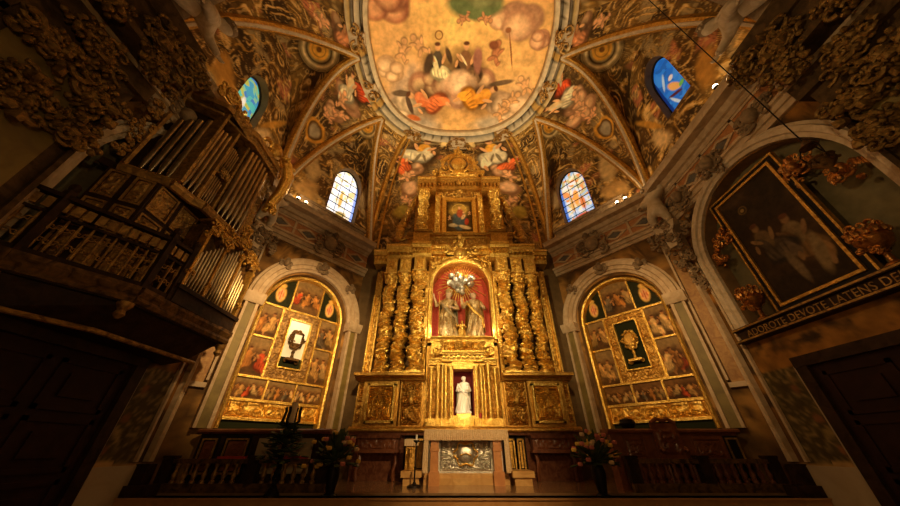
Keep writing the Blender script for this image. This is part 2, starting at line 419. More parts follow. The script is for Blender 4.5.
# ------------------------------------------------------------------ floor and steps
mb = MB(); mb.box(-6.4, 6.4, 6.6, 10, -.3, 0); struct(mb.build('floor', FLOORM), 'polished stone floor of the sanctuary platform')
mb = MB(); mb.box(-6.3, 6.3, 6.30, 6.6, -.45, -.035); mb.box(-6.3, 6.3, 6.27, 6.6, -.06, -.035)
struct(mb.build('trim_1', STEPM), 'warm stone step in front of the sanctuary')
mb = MB(); mb.box(-6.6, 6.6, -3, 6.30, -.75, -.45); struct(mb.build('floor_lower', FLOORM))
# ------------------------------------------------------------------ walls
def top_arch(L, za, z0=ZC): return lambda x: z0+(za-z0)*max(0., math.sin(math.pi*min(1, max(0, x/L))))**.62
TOPD, TOPS = top_arch(LD, 11.7), top_arch(LS, 11.9)
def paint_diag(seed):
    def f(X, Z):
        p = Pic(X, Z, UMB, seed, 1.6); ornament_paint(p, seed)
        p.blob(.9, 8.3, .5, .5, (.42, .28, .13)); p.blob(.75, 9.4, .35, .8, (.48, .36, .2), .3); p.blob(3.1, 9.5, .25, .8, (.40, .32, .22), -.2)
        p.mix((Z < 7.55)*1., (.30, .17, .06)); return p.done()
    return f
WIN = {}
wn = 1
for s in (-1, 1):
    fr, L = FD[s]
    # lower wall with the arched recess of the relic altar
    hole = (.83, 3.37, 1.0, arch_top(2.1, 3.95, 1.27))
    def pd(X, Z, s=s):
        p = Pic(X, Z, (.17, .10, .04), 3+s, 2); p.noise((.30, .18, .07), 1.5, .45, .2); p.noise((.10, .06, .03), 4, .5, .1, .6); return p.done()
    mb = wall_grid(fr, 0, L, 0, 7.2, hole, .38, .12, pd)
    mb.grid(np.array([[(.7, -.38, 1.0), (.7, -.38, 5.4)], [(3.5, -.38, 1.0), (3.5, -.38, 5.4)]], float), np.zeros((2, 2, 3))+.05)
    struct(mb.build('wall_diagonal_'+SIDE[s], FRES, None), 'painted diagonal wall holding the %s arched relic altar' % SIDE[s])
    # lunette with window
    cx, hw = 2.3, .60
    hole = (cx-hw, cx+hw, 7.95, gothic_top(cx, 9.55, hw, 1.0))
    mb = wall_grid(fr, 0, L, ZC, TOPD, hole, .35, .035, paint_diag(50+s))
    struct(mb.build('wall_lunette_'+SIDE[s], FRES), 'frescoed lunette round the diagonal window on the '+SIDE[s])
    WIN[('d', s)] = (fr, cx, hw, 7.95, 9.55, 1.0)
    # side wall with the arched picture recess
    fr, L = FS[s]
    hole = (.70, 3.80, 2.55, arch_top(2.25, 4.35, 1.55))
    def ps(X, Z, s=s):
        p = Pic(X, Z, (.15, .085, .03), 8+s, 2); p.noise((.30, .16, .05), 1.3, .45, .2); p.noise((.08, .05, .025), 3.5, .52, .1, .6)
        m = (Z < 1.95)*(X > .85)*(X < 4.2)*1.; p.mix(m, (.075, .06, .03))
        q = Pic(X*2.2, Z*2.2, (.085, .065, .03), 12); r_ = carve(X, Z, 8, 3); q.mix(np.clip((r_-.6)/.1, 0, 1)*.45, (.26, .20, .10)); q.mix(np.clip((r_-.85)/.1, 0, 1)*.4, (.36, .26, .13))
        for k in range(9): q.blob((3.0+.75*((k*37) % 10)/10)*2.2, (.45+.16*k)*2.2, .22, .16, ((.26, .18, .09), (.20, .10, .05), (.16, .15, .09))[k % 3], k)
        for k in range(12): q.blob((1.0+.24*k)*2.2, 1.72*2.2, .15, .12, (.2, .13, .06), k)
        p.C = np.where(((m > 0) & ((X > 2.95) | (Z > 1.5)))[..., None], q.C, p.C)
        p.mix((Z < .45)*1., (.36, .25, .13)); return p.done()
    mb = wall_grid(fr, -1.2, L, -.45, ZC, hole, .30, .05, ps)
    mb.grid(np.array([[(.5, -.30, 2.4), (.5, -.30, 6.1)], [(4.0, -.30, 2.4), (4.0, -.30, 6.1)]], float), np.zeros((2, 2, 3))+np.array((.17, .14, .07)))
    mb.box(-5.2, -1.2, -.2, 0, -.45, ZC) if False else mb.grid(np.array([[(-5.2, 0, -.45), (-5.2, 0, ZC)], [(-1.2, 0, -.45), (-1.2, 0, ZC)]], float), np.zeros((2, 2, 3))+.1)
    struct(mb.build('wall_'+SIDE[s], FRES), 'painted %s wall of the sanctuary with fresco panel and stone dado' % SIDE[s])
    cx, hw, zb_, zs_, rs_ = (2.25, .48, 8.65, 10.1, .9) if s > 0 else (2.32, .46, 8.2, 9.15, .8)
    hole = (cx-hw, cx+hw, zb_, gothic_top(cx, zs_, hw, rs_))
    def pw(X, Z, s=s):
        p = Pic(X, Z, UMB, 70+s, 1.4); ornament_paint(p, s+4); p.blob(3.2, 8.4, .35, .6, CRM, -.4, .4, .7); p.blob(1.3, 8.5, .4, .6, OCH, .4)
        p.blob(3.3, 9.3, .12, .9, (.5, .3, .08), -.5); return p.done()
    mb = wall_grid(fr, 0, L, ZC, TOPS, hole, .4, .035, pw)
    struct(mb.build('wall_lunette_side_'+SIDE[s], FRES), 'frescoed lunette round the high side window on the '+SIDE[s])
    WIN[('s', s)] = (fr, cx, hw, zb_, zs_, rs_)
# back wall
mb = wall_grid(F((-3.6, 9.5, 0), (1, 0, 0), (0, -1, 0)), 0, 7.2, 0, ZC, (2.5, 4.7, 3.3, lambda x: 6.6), .4, .3, lambda X, Z: np.zeros(X.shape+(3,))+np.array((.14, .085, .035)))
struct(mb.build('wall_back', FRES), 'dark wall behind the golden retable')

# ------------------------------------------------------------------ vault
def smooth_base(P, a):     # main vault surface from plan point P (on the walls) to ring angle a, t in 0..1
    R = ringpt(a)
    def f(t):
        g = 1-math.cos(t*math.pi/2); h = math.sin(t*math.pi/2)
        return (P[0]*(1-g)+R[0]*g, P[1]*(1-g)+R[1]*g, ZC+(ZR-ZC)*h)
    return f
ANG = {'CF': math.radians(-12), 'CS': math.radians(21), 'CB': math.radians(56)}
def lerp(a, b, t): return a+(b-a)*t
def seg_point(w, e, t, s):
    """w: 'side' (CF->CS) or 'diag' (CS->CB)"""
    if w == 'side': A, B, a0, a1 = CF, CS, ANG['CF'], ANG['CS']
    elif w == 'diag': A, B, a0, a1 = CS, CB, ANG['CS'], ANG['CB']
    else: A, B, a0, a1 = CB, (-CB[0], CB[1]), ANG['CB'], math.pi-ANG['CB']
    P = (lerp(A[0], B[0], e), lerp(A[1], B[1], e)); q = smooth_base(P, lerp(a0, a1, e))(t)
    return (q[0]*s, q[1], q[2])
TA = {'side': .90, 'diag': .82}
def tB(w, e): return TA[w]*(1-abs(2*e-1))**.80
def eB(w, t): return .5 if t >= TA[w] else .5*(t/TA[w])**(1/.80)
for s in (-1, 1):
    # webs of the windows' vault cells
    for w, L, top, A, B in (('side', LS, TOPS, CF, CS), ('diag', LD, TOPD, CS, CB)):
        ne, nr = 170, 100
        E = np.concatenate([[0], np.linspace(.003, .997, ne-2), [1]])
        P = np.zeros((ne, nr, 3)); UU = np.zeros((ne, nr)); VV = np.zeros((ne, nr))
        for i, e in enumerate(E):
            a = np.array((lerp(A[0], B[0], e)*s, lerp(A[1], B[1], e), top(e*L))); b = np.array(seg_point(w, e, tB(w, e), s))
            for j in range(nr):
                r = j/(nr-1); q = a*(1-r)+b*r; q[2] += .35*math.sin(math.pi*r)*math.sin(math.pi*e); P[i, j] = q
            UU[i] = e*L; VV[i] = 20+np.linspace(0, 1, nr)*np.linalg.norm(b-a)
        p = Pic(UU, VV, (.10, .065, .03), 90+(s > 0)*7+(w == 'diag')*3, 1.5); ornament_paint(p, 5+s)
        iM = P[ne//2, int(nr*(.40 if w == 'side' else .52))].copy(); D = np.linalg.norm(P-iM, axis=2); R = .72 if w == 'side' else .50
        p.ring(D, -1, R*1.12, (.05, .03, .015), .1, .8); p.ring(D, -1, R, (.34, .26, .14)); p.ring(D, R*.88, R*.95, (.06, .035, .015)); p.ring(D, R*.66, R*.84, (.66, .54, .34), .05)
        p.ring(D, R*.52, R*.66, (.10, .07, .035)); p.ring(D, -1, R*.5, (.66, .38, .08)); p.ring(D, -1, R*.16, (.20, .10, .03)); p.ring(D, R*.28, R*.36, (.30, .15, .04), .03)
        mb = MB(); mb.grid(P, p.done())
        struct(mb.build('ceiling_'+w+'_cell_'+SIDE[s], FRES, None, 'all', False), 'painted vault cell with a round medallion above the %s %s window' % (SIDE[s], 'high' if w == 'side' else 'diagonal'))
        # rib round the cell
        mb = MB(); pts = np.array([seg_point(w, e, tB(w, e), s) for e in np.linspace(0.01, .99, 60)])
        cen = np.array([0, 4.5, 6.5]); d = cen-pts; d /= np.linalg.norm(d, axis=1)[:, None]
        mb.tube(pts+d*.03, .15, 8)
        struct(mb.build('trim_rib_'+w+'_'+SIDE[s], GOLD2, None, True), 'gilded rib round the vault cell')
        mb = MB(); mb.tube(pts+d*.15, .055, 6); struct(mb.build('trim_rib_bead_'+w+'_'+SIDE[s], STUCCO, None, True), 'pale moulding on the rib of the vault cell')
    # pendentives
    nt, nw = 190, 100
    for w0, w1, nm in (('side', 'diag', 'side'), ('diag', None, 'altar'), (None, 'side', 'nave')):
        P = np.zeros((nt, nw, 3)); UU = np.zeros((nt, nw)); VV = np.zeros((nt, nw))
        for i, t in enumerate(np.linspace(0, 1, nt)):
            l = eB(w0, t) if w0 else 0; r = eB(w1, t) if w1 else 0
            for j, q in enumerate(np.linspace(-1, 1, nw)):
                if w1 is None: e = 1-l*(1-q)/2; P[i, j] = seg_point(w0, e, t, s)
                elif w0 is None: P[i, j] = seg_point(w1, r*(q+1)/2, t, s)
                elif q < 0: P[i, j] = seg_point(w0, 1+q*l, t, s)
                else: P[i, j] = seg_point(w1, q*r, t, s)
            d = np.linalg.norm(P[i, -1]-P[i, 0]); UU[i] = np.linspace(-.5, .5, nw)*d; VV[i] = t*8.0
        p = Pic(UU, VV, (.16, .10, .045), 120+(s > 0)*5, 1.2); ornament_paint(p, 8)
        if w0 is None: p.cloud(0, 6.3, .6, (.55, .38, .24), (.3, .17, .1), 3); p.fig(.1, 6.6, 1.6, .4, (.45, .22, .12), FLE, 9); p.putto(-.1, 5.6, .8, .2, 1)
        if w1 and w0:
            p.blob(0, 5.4, .9, 1.9, (.10, .065, .03), 0, .4, .8)
            p.cloud(0, 5.3, .8, (.66, .46, .30), (.36, .21, .13), 3+s); p.cloud(.05, 4.5, .62, (.64, .44, .28), (.36, .21, .13), 5+s)
            p.fig(-.3*s, 6.7, 1.6, .6*s, (.52, .10, .04), FLE, 3+s, (.60, .54, .42)); p.fig(.35*s, 6.0, 1.7, -.7*s, (.52, .46, .35), FLE, 5+s, (.58, .45, .28))
            p.putto(-.15, 5.3, 1.0, .5, 6); p.putto(.25, 4.7, .85, -.9, 8); p.putto(-.05, 4.15, .75, 1.5, 9)
            p.blob(0, 3.2, .42, .5, (.56, .32, .07), 0, .12); p.blob(0, 3.2, .32, .38, (.14, .08, .03), 0, .1); p.blob(0, 3.2, .26, .32, (.34, .30, .24), 0, .3)
        mb = MB(); mb.grid(P, p.done())
        struct(mb.build('ceiling_pendentive_'+nm+'_'+SIDE[s], FRES, None, 'all', False), 'pendentive painted with figures on clouds on the '+SIDE[s])
# vault panel above the altar
nt, ne = 230, 190
P = np.zeros((nt, ne, 3)); UU = np.zeros((nt, ne)); VV = np.zeros((nt, ne))
for i, t in enumerate(np.linspace(0, 1, nt)):
    for j, e in enumerate(np.linspace(0, 1, ne)): P[i, j] = seg_point('back', e, t, 1)
    UU[i] = P[i, :, 0]; VV[i] = ZC+t*8
p = Pic(UU, VV, (.20, .13, .06), 140, 1.6); ornament_paint(p, 2)
for s in (-1, 1):
    p.blob(1.75*s, 12.3, 1.0, 2.6, (.14, .09, .045), 0, .4, .8)
    p.blob(1.5*s, 13.9, 1.0, .5, (.40, .32, .20), 0, .3, .9); p.blob(1.5*s, 14.35, 1.2, .2, (.62, .36, .07), .2*s, .3); p.blob(.55*s, 14.0, .18, .9, (.70, .55, .30), .3*s, .2); p.blob(1.5*s, 13.7, .8, .08, (.10, .06, .03), .1*s, .3)
    p.fig(1.65*s, 12.75, 2.6, .22*s, (.56, .52, .42), FLE, 21, (.60, .34, .07)); p.blob(1.75*s, 12.35, .5, .5, (.60, .55, .44), .4*s, .3); p.blob(1.9*s, 12.2, .1, .45, (.22, .19, .14), .4*s, .3); p.blob(1.6*s, 12.2, .07, .4, (.24, .20, .14), -.2*s, .3)
    p.cloud(2.1*s, 11.4, .75, (.68, .48, .33), (.38, .23, .14), 4); p.fig(2.5*s, 11.7, 1.5, -.5*s, (.46, .13, .05), FLE, 2)
    p.putto(2.3*s, 10.9, 1.0, .6*s, 1); p.blob(2.25*s, 10.1, .50, .42, (.30, .17, .10), 0, .2); p.blob(2.2*s, 10.2, .42, .34, (.66, .46, .32), 0, .4); p.putto(2.3*s, 9.5, .8, -1*s, 2); p.blob(2.5*s, 8.9, .35, .4, (.44, .36, .10))
mb = MB(); mb.grid(P, p.done()); struct(mb.build('ceiling_altar_panel', FRES, None, 'all', False), 'vault panel behind the retable crest with two seated painted figures')
for s in (-1, 1):
    mb = MB(); mb.tube([seg_point('back', 0 if s > 0 else 1, t, 1) for t in np.linspace(0, 1, 30)], .12, 8); mb.tube([tuple(np.array(seg_point('back', .05 if s > 0 else .95, t, 1))+np.array((0, -.03, 0))) for t in np.linspace(0, 1, 30)], .045, 6)
    struct(mb.build('trim_altar_rib_'+SIDE[s], GOLD2, None, True), 'gilded rib beside the vault panel of the altar')
# front vault towards the nave
P = np.zeros((30, 90, 3))
for i, t in enumerate(np.linspace(.25, 1, 30)):
    for j, e in enumerate(np.linspace(0, 1, 90)):
        a = lerp(ANG['CF'], -math.pi-ANG['CF'], e); P[i, j] = smooth_base((lerp(6, -6, e), 2.2), a)(t)
p = Pic(P[..., 0], P[..., 1], (.15, .10, .045), 160, 1.4); ornament_paint(p, 3)
for s in (-1, 1): p.cloud(3.6*s, 2.6, .7, (.5, .36, .24), (.3, .2, .12), 1); p.fig(3.9*s, 2.7, 1.4, 1*s, (.4, .2, .1), FLE, 4)
mb = MB(); mb.grid(P, p.done()); struct(mb.build('ceiling_entrance', FRES, None, 'all', False), 'dim painted vault towards the nave')
# transverse arch at the entrance
mb = MB(); th = np.linspace(0, math.pi, 60)
Q = np.stack([6.0*np.cos(th), 1.9+0*th, ZC+5.0*np.sin(th)], -1)
mb.grid(np.stack([Q+np.array((0, dy, 0))+np.stack([-k*np.cos(th), 0*th, -k*np.sin(th)], -1) for dy, k in ((.35, 0), (.35, .3), (.2, .36), (-.6, .36), (-.75, .3), (-.75, 0))], 1))
struct(mb.build('trim_entrance_arch', STUCD, None, True), 'dark stucco arch at the mouth of the sanctuary')

# central ceiling painting and its frame
n = 330; g = np.linspace(-3.45, 3.45, n); X, Y = np.meshgrid(g, g+4.9, indexing='ij')
rr = (np.abs(X)**2.5+np.abs(Y-4.9)**2.5)**(1/2.5)
k = np.where(rr > 3.42, 3.42/np.maximum(rr, 1e-6), 1); XX = X*k; YY = 4.9+(Y-4.9)*k; rr = np.minimum(rr, 3.42)
Zc = 13.05+.35*(1-(rr/3.42)**2)
p = Pic(XX, YY, (.62, .41, .20), 200, .9, .3)
p.blob(0, 4.3, 2.2, 2.0, (.80, .56, .24), 0, .8, .9); p.noise((.66, .38, .17), .7, .55, .3, .4)
p.blob(-2.3, 6.4, 1.3, 1.3, (.42, .32, .26), 0, .7, .85); p.blob(-1.9, 7.6, 1.4, .6, (.40, .34, .29), .2, .6, .9); p.blob(1.6, 7.8, 1.3, .5, (.42, .36, .30), -.2, .6, .9); p.blob(2.6, 6.7, .9, 1.2, (.52, .36, .22), 0, .6, .8)
p.blob(-2.6, 4.9, .8, 1.2, (.58, .38, .20), 0, .8, .7)
pk, pd_ = (.68, .45, .30), (.42, .23, .15)
p.cloud(-2.2, 7.0, .9, (.62, .50, .38), (.42, .33, .25), 11); p.cloud(2.3, 7.0, .9, (.66, .50, .36), (.44, .31, .21), 12); p.cloud(-2.7, 5.6, .6, (.68, .50, .34), (.48, .32, .20), 13); p.cloud(-2.3, 3.5, 1.0, (.62, .36, .22), (.36, .16, .10), 1); p.cloud(2.0, 3.8, 1.0, (.70, .48, .32), (.46, .27, .18), 2); p.cloud(2.9, 4.5, .5, pk, pd_, 8)
p.blob(.45, 3.6, 1.05, .55, (.16, .20, .10), 0, .3); p.blob(.6, 3.3, .8, .4, (.22, .24, .13), .1, .3); p.putto(.1, 4.0, .6, 1.2, 4, (.5, .28, .16)); p.putto(.9, 4.0, .6, -1.2, 4, (.5, .28, .16))
p.cloud(.9, 6.05, .75, (.74, .52, .34), pd_, 5); p.cloud(-1.2, 6.1, .8, (.72, .52, .33), pd_, 6)
YI = -1
p.C0 = None
def figv(x, y, h, robe, seed, r2=None, ang=0): p.fig(x, y, -h, ang, robe, FLE, seed, r2)   # heads towards the top of the picture (towards the nave)
figv(-.85, 5.45, 1.7, (.68, .60, .40), 3, (.10, .08, .06)); p.blob(-1.25, 5.45, .2, .5, (.09, .06, .04), .4); p.blob(-.45, 5.2, .12, .4, (.12, .08, .05), -.3)
figv(.25, 5.45, 1.75, (.16, .10, .06), 4, (.24, .13, .07)); p.blob(.75, 5.4, .22, .55, (.34, .17, .14), -.1, .3)
p.blob(.15, 5.35, .05, .3, (.75, .6, .42), -.6)
for cx_, cy_, r_ in ((-.35, 6.35, .5), (.35, 6.3, .5), (0, 6.75, .45), (0, 6.25, .6)): p.blob(cx_, cy_+.08, r_*1.12, r_*1.05, (.42, .25, .17), 0, .25, .9, .1); p.blob(cx_, cy_-.08, r_, r_*.85, (.80, .60, .44), 0, .6, 1, .1)
D = np.hypot(XX+.79, YY-4.5); p.ring(D, .10, .17, (.25, .12, .05), .03)
for sx, sy, an in ((-2.15, 4.95, .3), (-1.55, 4.8, -.6), (1.4, 5.05, .2), (2.3, 6.8, .8), (2.7, 6.2, -.6), (1.9, 7.3, .4)): p.putto(sx, sy, -1.0, an, 3, (.46, .22, .12) if sx > 1 and sy < 6 else (.58, .36, .20))
p.blob(1.3, 4.85, .22, .2, (.22, .09, .05)); p.blob(1.95, 5.0, .035, .75, (.28, .13, .06), -.25); p.blob(1.75, 4.35, .12, .12, (.3, .14, .07))
p.blob(-2.35, 6.5, .55, .14, (.14, .10, .07), .15, .3); p.blob(-2.1, 7.0, .13, .5, (.12, .08, .06), -.2, .3); p.blob(1.75, 6.15, .6, .12, (.16, .11, .07), -.25, .3)
p.fig(-1.5, 7.0, -2.0, -1.0, (.52, .17, .07), FLE, 8, (.60, .24, .12)); p.fig(.9, 6.8, -2.0, 1.0, (.58, .28, .05), FLE, 9, (.66, .34, .07)); p.blob(-2.0, 7.55, .35, .14, (.5, .17, .06), .3)
mb = MB(); mb.grid(np.stack([XX, YY, Zc], -1), p.done())
struct(mb.build('ceiling', FRES, None, 'all', False), 'oval ceiling fresco of figures on clouds in a golden sky')
def ringsweep(r, prof, n=96, m=None):
    A = np.linspace(0, 2*math.pi, n, endpoint=False); return np.array([[(*ringpt(a, r+dr), z) for dr, z in prof] for a in A])
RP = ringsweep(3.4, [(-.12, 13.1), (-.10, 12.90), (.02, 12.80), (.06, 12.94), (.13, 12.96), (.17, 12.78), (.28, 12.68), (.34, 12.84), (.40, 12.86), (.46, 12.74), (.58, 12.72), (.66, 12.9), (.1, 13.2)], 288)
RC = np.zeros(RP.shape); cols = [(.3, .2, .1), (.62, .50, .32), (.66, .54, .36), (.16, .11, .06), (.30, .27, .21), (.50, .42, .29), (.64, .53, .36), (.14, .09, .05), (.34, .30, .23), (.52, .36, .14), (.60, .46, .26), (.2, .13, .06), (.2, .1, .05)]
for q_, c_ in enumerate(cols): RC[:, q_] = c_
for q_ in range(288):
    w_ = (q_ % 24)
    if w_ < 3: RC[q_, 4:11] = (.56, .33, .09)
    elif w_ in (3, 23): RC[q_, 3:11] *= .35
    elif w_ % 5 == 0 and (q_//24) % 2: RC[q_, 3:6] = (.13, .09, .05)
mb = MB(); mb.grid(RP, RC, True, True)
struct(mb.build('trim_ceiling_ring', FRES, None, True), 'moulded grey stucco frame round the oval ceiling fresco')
mb = MB(); mb.grid(ringsweep(3.4, [(-.03, 12.9), (.0, 12.84), (.05, 12.9)]), None, True, True); mb.grid(ringsweep(3.4, [(.20, 12.82), (.26, 12.72), (.32, 12.78)]), None, True, True)
struct(mb.build('trim_ceiling_bead', GOLD2, None, True), 'gilt bead round the oval ceiling fresco')
rnd = random.Random(4)
brk = None
pos = [(90, 'small stepped stucco pedestal at the altar end of the ceiling ring'), (122, 'gilt scroll bracket on the ceiling ring, left of the altar end'), (58, 'gilt scroll bracket on the ceiling ring, right of the altar end'),
       (160, 'gilt scroll bracket on the left flank of the ceiling ring'), (20, 'gilt scroll bracket on the right flank of the ceiling ring'), (188, 'gilt scroll bracket on the far left of the ceiling ring near the nave'), (-8, 'gilt scroll bracket on the far right of the ceiling ring near the nave')]
for k, (a, lab) in enumerate(pos):
    x, y = ringpt(math.radians(a), 3.66); t = thing('stucco_bracket', (x, y, 12.8), lab, 'stucco ornament', 'brackets on the ceiling ring')
    ca, sa = math.cos(math.radians(a)), math.sin(math.radians(a)); fr = F((x, y, 12.8), (-sa, ca, 0), (-ca, -sa, 0))
    m = MB(fr)
    if a == 90: m.boxes([(-.35, .35, -.25, .2, -.12, 0), (-.28, .28, -.3, .15, -.22, -.1), (-.4, .4, -.35, -.2, -.32, -.2)])
    else: m.box(-.2, .2, -.3, .25, -.1, .05)
    m.build('body', STUCCO, t)
    m = MB(fr)
    for q in (-1, 1): m.scroll((.26*q, -.1, -.12), .2, .05, 1.2, 'xy', q); m.scroll((.2*q, .1, -.16), .13, .04, 1.2, 'xy', -q)
    m.flourish((0, -.05, -.15), .3, 30+k, 8, .04, 'xz', .3, .4); m.build('scrollwork', GOLDD, t, True)

# ------------------------------------------------------------------ entablature with inlaid frieze
CORN = [(0, 6.82), (.10, 6.82), (.16, 6.90), (.22, 6.92), (.30, 7.02), (.50, 7.04), (.52, 7.14), (.56, 7.2), (0, 7.2)]
ARCHI = [(0, 5.92), (.08, 5.92), (.10, 6.02), (.14, 6.03), (.17, 6.12), (.22, 6.14), (.22, 6.20), (0, 6.20)]
def entab(fr, x0, x1, nm, e0=0, e1=0, side=0):
    mb = MB(fr); mb.extrude(CORN, x0, x1, e0, e1); mb.extrude(ARCHI, x0, x1, e0, e1)
    struct(mb.build('trim_cornice_'+nm, STONE), 'pale stone cornice and architrave')
    mb = MB(fr); mb.box(x0, x1, -.02, .05, 6.2, 6.82); struct(mb.build('trim_frieze_'+nm, ORANGE), 'orange marble frieze')
    mb = MB(fr); m2 = MB(fr); n = max(1, round((x1-x0)/1.0)); w = (x1-x0)/n
    mb.box(x0, x1, .05, .075, 6.2, 6.26); mb.box(x0, x1, .05, .075, 6.76, 6.82)
    for k in range(n):
        c = x0+(k+.5)*w; z = 6.51
        mb.box(c-w/2-.035, c-w/2+.035, .05, .075, 6.2, 6.82)
        o = [(c-w*.42, z), (c, z+.2), (c+w*.42, z), (c, z-.2)]; i = [(c-w*.27, z), (c, z+.13), (c+w*.27, z), (c, z-.13)]
        for a in range(4):
            b = (a+1) % 4; mb.prism([o[a], o[b], i[b], i[a]], .05, .078)
        mb.box(c-w/2, c-w*.42, .05, .07, z-.02, z+.02); mb.box(c+w*.42, c+w/2, .05, .07, z-.02, z+.02)
        m2.prism([(c-w*.24, z), (c, z+.11), (c+w*.24, z), (c, z-.11)], .05, .07)
    struct(mb.build('trim_frieze_bands_'+nm, STONE), 'white marble lozenges of the frieze'); struct(m2.build('trim_frieze_inlay_'+nm, GREYM), 'grey marble inlay of the frieze')
ta = math.tan(math.radians(90-(180-130)/2-45))  # gentle mitre
for s in (-1, 1):
    entab(FD[s][0], 0, LD, 'diagonal_'+SIDE[s], .3, 0)
    entab(FS[s][0], -1.2, LS, 'side_'+SIDE[s], 0, -.3)
    # ledge behind the cornice: low parapet with painted rail
    mb = MB(FD[s][0]); mb.box(.75, 3.35, .02, .10, 7.2, 7.75); mb.box(.7, 3.4, .0, .14, 7.72, 7.82)
    struct(mb.build('trim_parapet_'+SIDE[s], STUCD), 'painted parapet above the %s diagonal cornice' % SIDE[s])

# ------------------------------------------------------------------ stone surrounds and pilasters
for s in (-1, 1):
    fr = FD[s][0]
    mb = MB(fr)
    mb.arch(2.1, 3.98, 1.30, 0, 4.05, [(0, 0), (0, .10), (.07, .12), (.09, .17), (.19, .17), (.21, .22), (.34, .24), (.36, .18), (.42, .16), (.42, 0)], 28, False)
    for q in (-1, 1):
        xa = 2.1+q*1.52; mb.extrude([(0, 3.78), (.22, 3.78), (.28, 3.86), (.32, 3.98), (.32, 4.04), (0, 4.04)], xa-.24, xa+.24)
        xi = 2.1+q*1.36; xo = 2.1+q*1.68
        mb.box(min(xi, xi+q*.07), max(xi, xi+q*.07), 0, .2, 1.0, 3.8); mb.box(min(xo, xo-q*.06), max(xo, xo-q*.06), 0, .2, 1.0, 3.8)
    struct(mb.build('trim_arch_'+SIDE[s], STONE, None, True), 'cream stone archivolt round the %s relic altar' % SIDE[s])
    mb = MB(fr)
    for q in (-1, 1): mb.box(2.1+q*1.52-.12, 2.1+q*1.52+.12, 0, .16, 1.0, 3.8)
    struct(mb.build('trim_arch_inlay_'+SIDE[s], GREENM), 'green marble strips beside the %s relic altar' % SIDE[s])
    # corner pilaster strips
    mb = MB(fr); mb.box(.0, .06, 0, .12, .55, 5.92); mb.box(.33, .38, 0, .10, 1.9, 5.92); mb.box(.0, .38, 0, .08, 1.75, 1.85)
    mb.fr = FS[s][0]; mb.box(LS-.10, LS, 0, .12, .45, 5.92); mb.box(LS-.30, LS-.25, 0, .06, .45, 5.92)
    struct(mb.build('trim_corner_'+SIDE[s], STONE), 'pale stone mouldings of the %s corner' % SIDE[s])
    mb = MB(fr); mb.box(.08, .31, 0, .04, 1.85, 5.9); struct(mb.build('trim_corner_panel_'+SIDE[s], OCHRE), 'ochre marble strip of the %s corner' % SIDE[s])
    # pale moulding round the side wall arch
    fs = FS[s][0]; mb = MB(fs)
    mb.arch(2.25, 4.35, 1.57, 0, 2.81, [(0, -.05), (0, .08), (.08, .10), (.10, .14), (.20, .16), (.22, .10), (.28, .08), (.28, -.02)], 28, True)
    struct(mb.build('trim_side_arch_'+SIDE[s], STUCCO, None, True), 'pale moulded arch on the %s wall' % SIDE[s])
    # baseboard
    mb = MB(fs); mb.box(.9, LS-.05, 0, .07, -.45, .40); mb.box(3.35, 3.45, 0, .05, .4, 1.9)
    struct(mb.build('baseboard_'+SIDE[s], DADO), 'plain pale stone dado of the %s wall' % SIDE[s])
    # doors
    mb = MB(fs); mb.box(.95, 3.15, .0, .10, -.45, 1.85); d = struct(mb.build('door_%d' % (1 if s < 0 else 2), DOORM), 'dark panelled double door in the %s wall' % SIDE[s])
    mb = MB(fs); mb.box(.80, .97, 0, .17, -.45, 1.85); mb.box(3.13, 3.32, 0, .17, -.45, 1.85); mb.box(.80, 3.32, 0, .18, 1.85, 2.02); mb.build('door_frame', DARK, d)
    for q in (0, 1):
        for zz in range(3):
            mb = MB(fs); x0 = 1.05+q*1.05; z0 = -.35+zz*.72; 
            for a in ((x0, x0+.9, z0, z0+.06), (x0, x0+.9, z0+.58, z0+.64), (x0, x0+.06, z0, z0+.64), (x0+.84, x0+.9, z0, z0+.64)): mb.box(a[0], a[1], .1, .125, a[2], a[3])
            mb.box(x0+.2, x0+.7, .1, .13, z0+.17, z0+.47); mb.build('door_panel', DOORM, d)
    # entrance pilaster
    mb = MB(fs); mb.box(-1.0, .42, 0, .30, 0, 5.92); mb.box(-1.1, .52, 0, .40, 5.6, 5.92); mb.box(-1.05, .47, 0, .35, 5.2, 5.3); mb.box(-1.05, .47, .0, .5, 6.2, 7.25)
    mb.box(-1.05, .47, .30, .36, 4.95, 5.05); mb.extrude([(.5, 6.2), (.58, 6.2), (.60, 6.3), (.52, 6.34)], -1.05, .47); mb.extrude([(.5, 6.9), (.56, 6.9), (.66, 7.05), (.72, 7.2), (.5, 7.25)], -1.1, .52)
    for q_ in (-1.0, .36): mb.box(q_, q_+.06, .30, .36, .3, 5.2)
    struct(mb.build('trim_entrance_pilaster_'+SIDE[s], PILA), 'brown stucco pilaster of the entrance arch on the '+SIDE[s])
    mb = MB(fs); mb.box(-.8, .22, .28, .33, .4, 5.1); struct(mb.build('trim_entrance_panel_'+SIDE[s], GREENM), 'green marble field of the entrance pilaster')

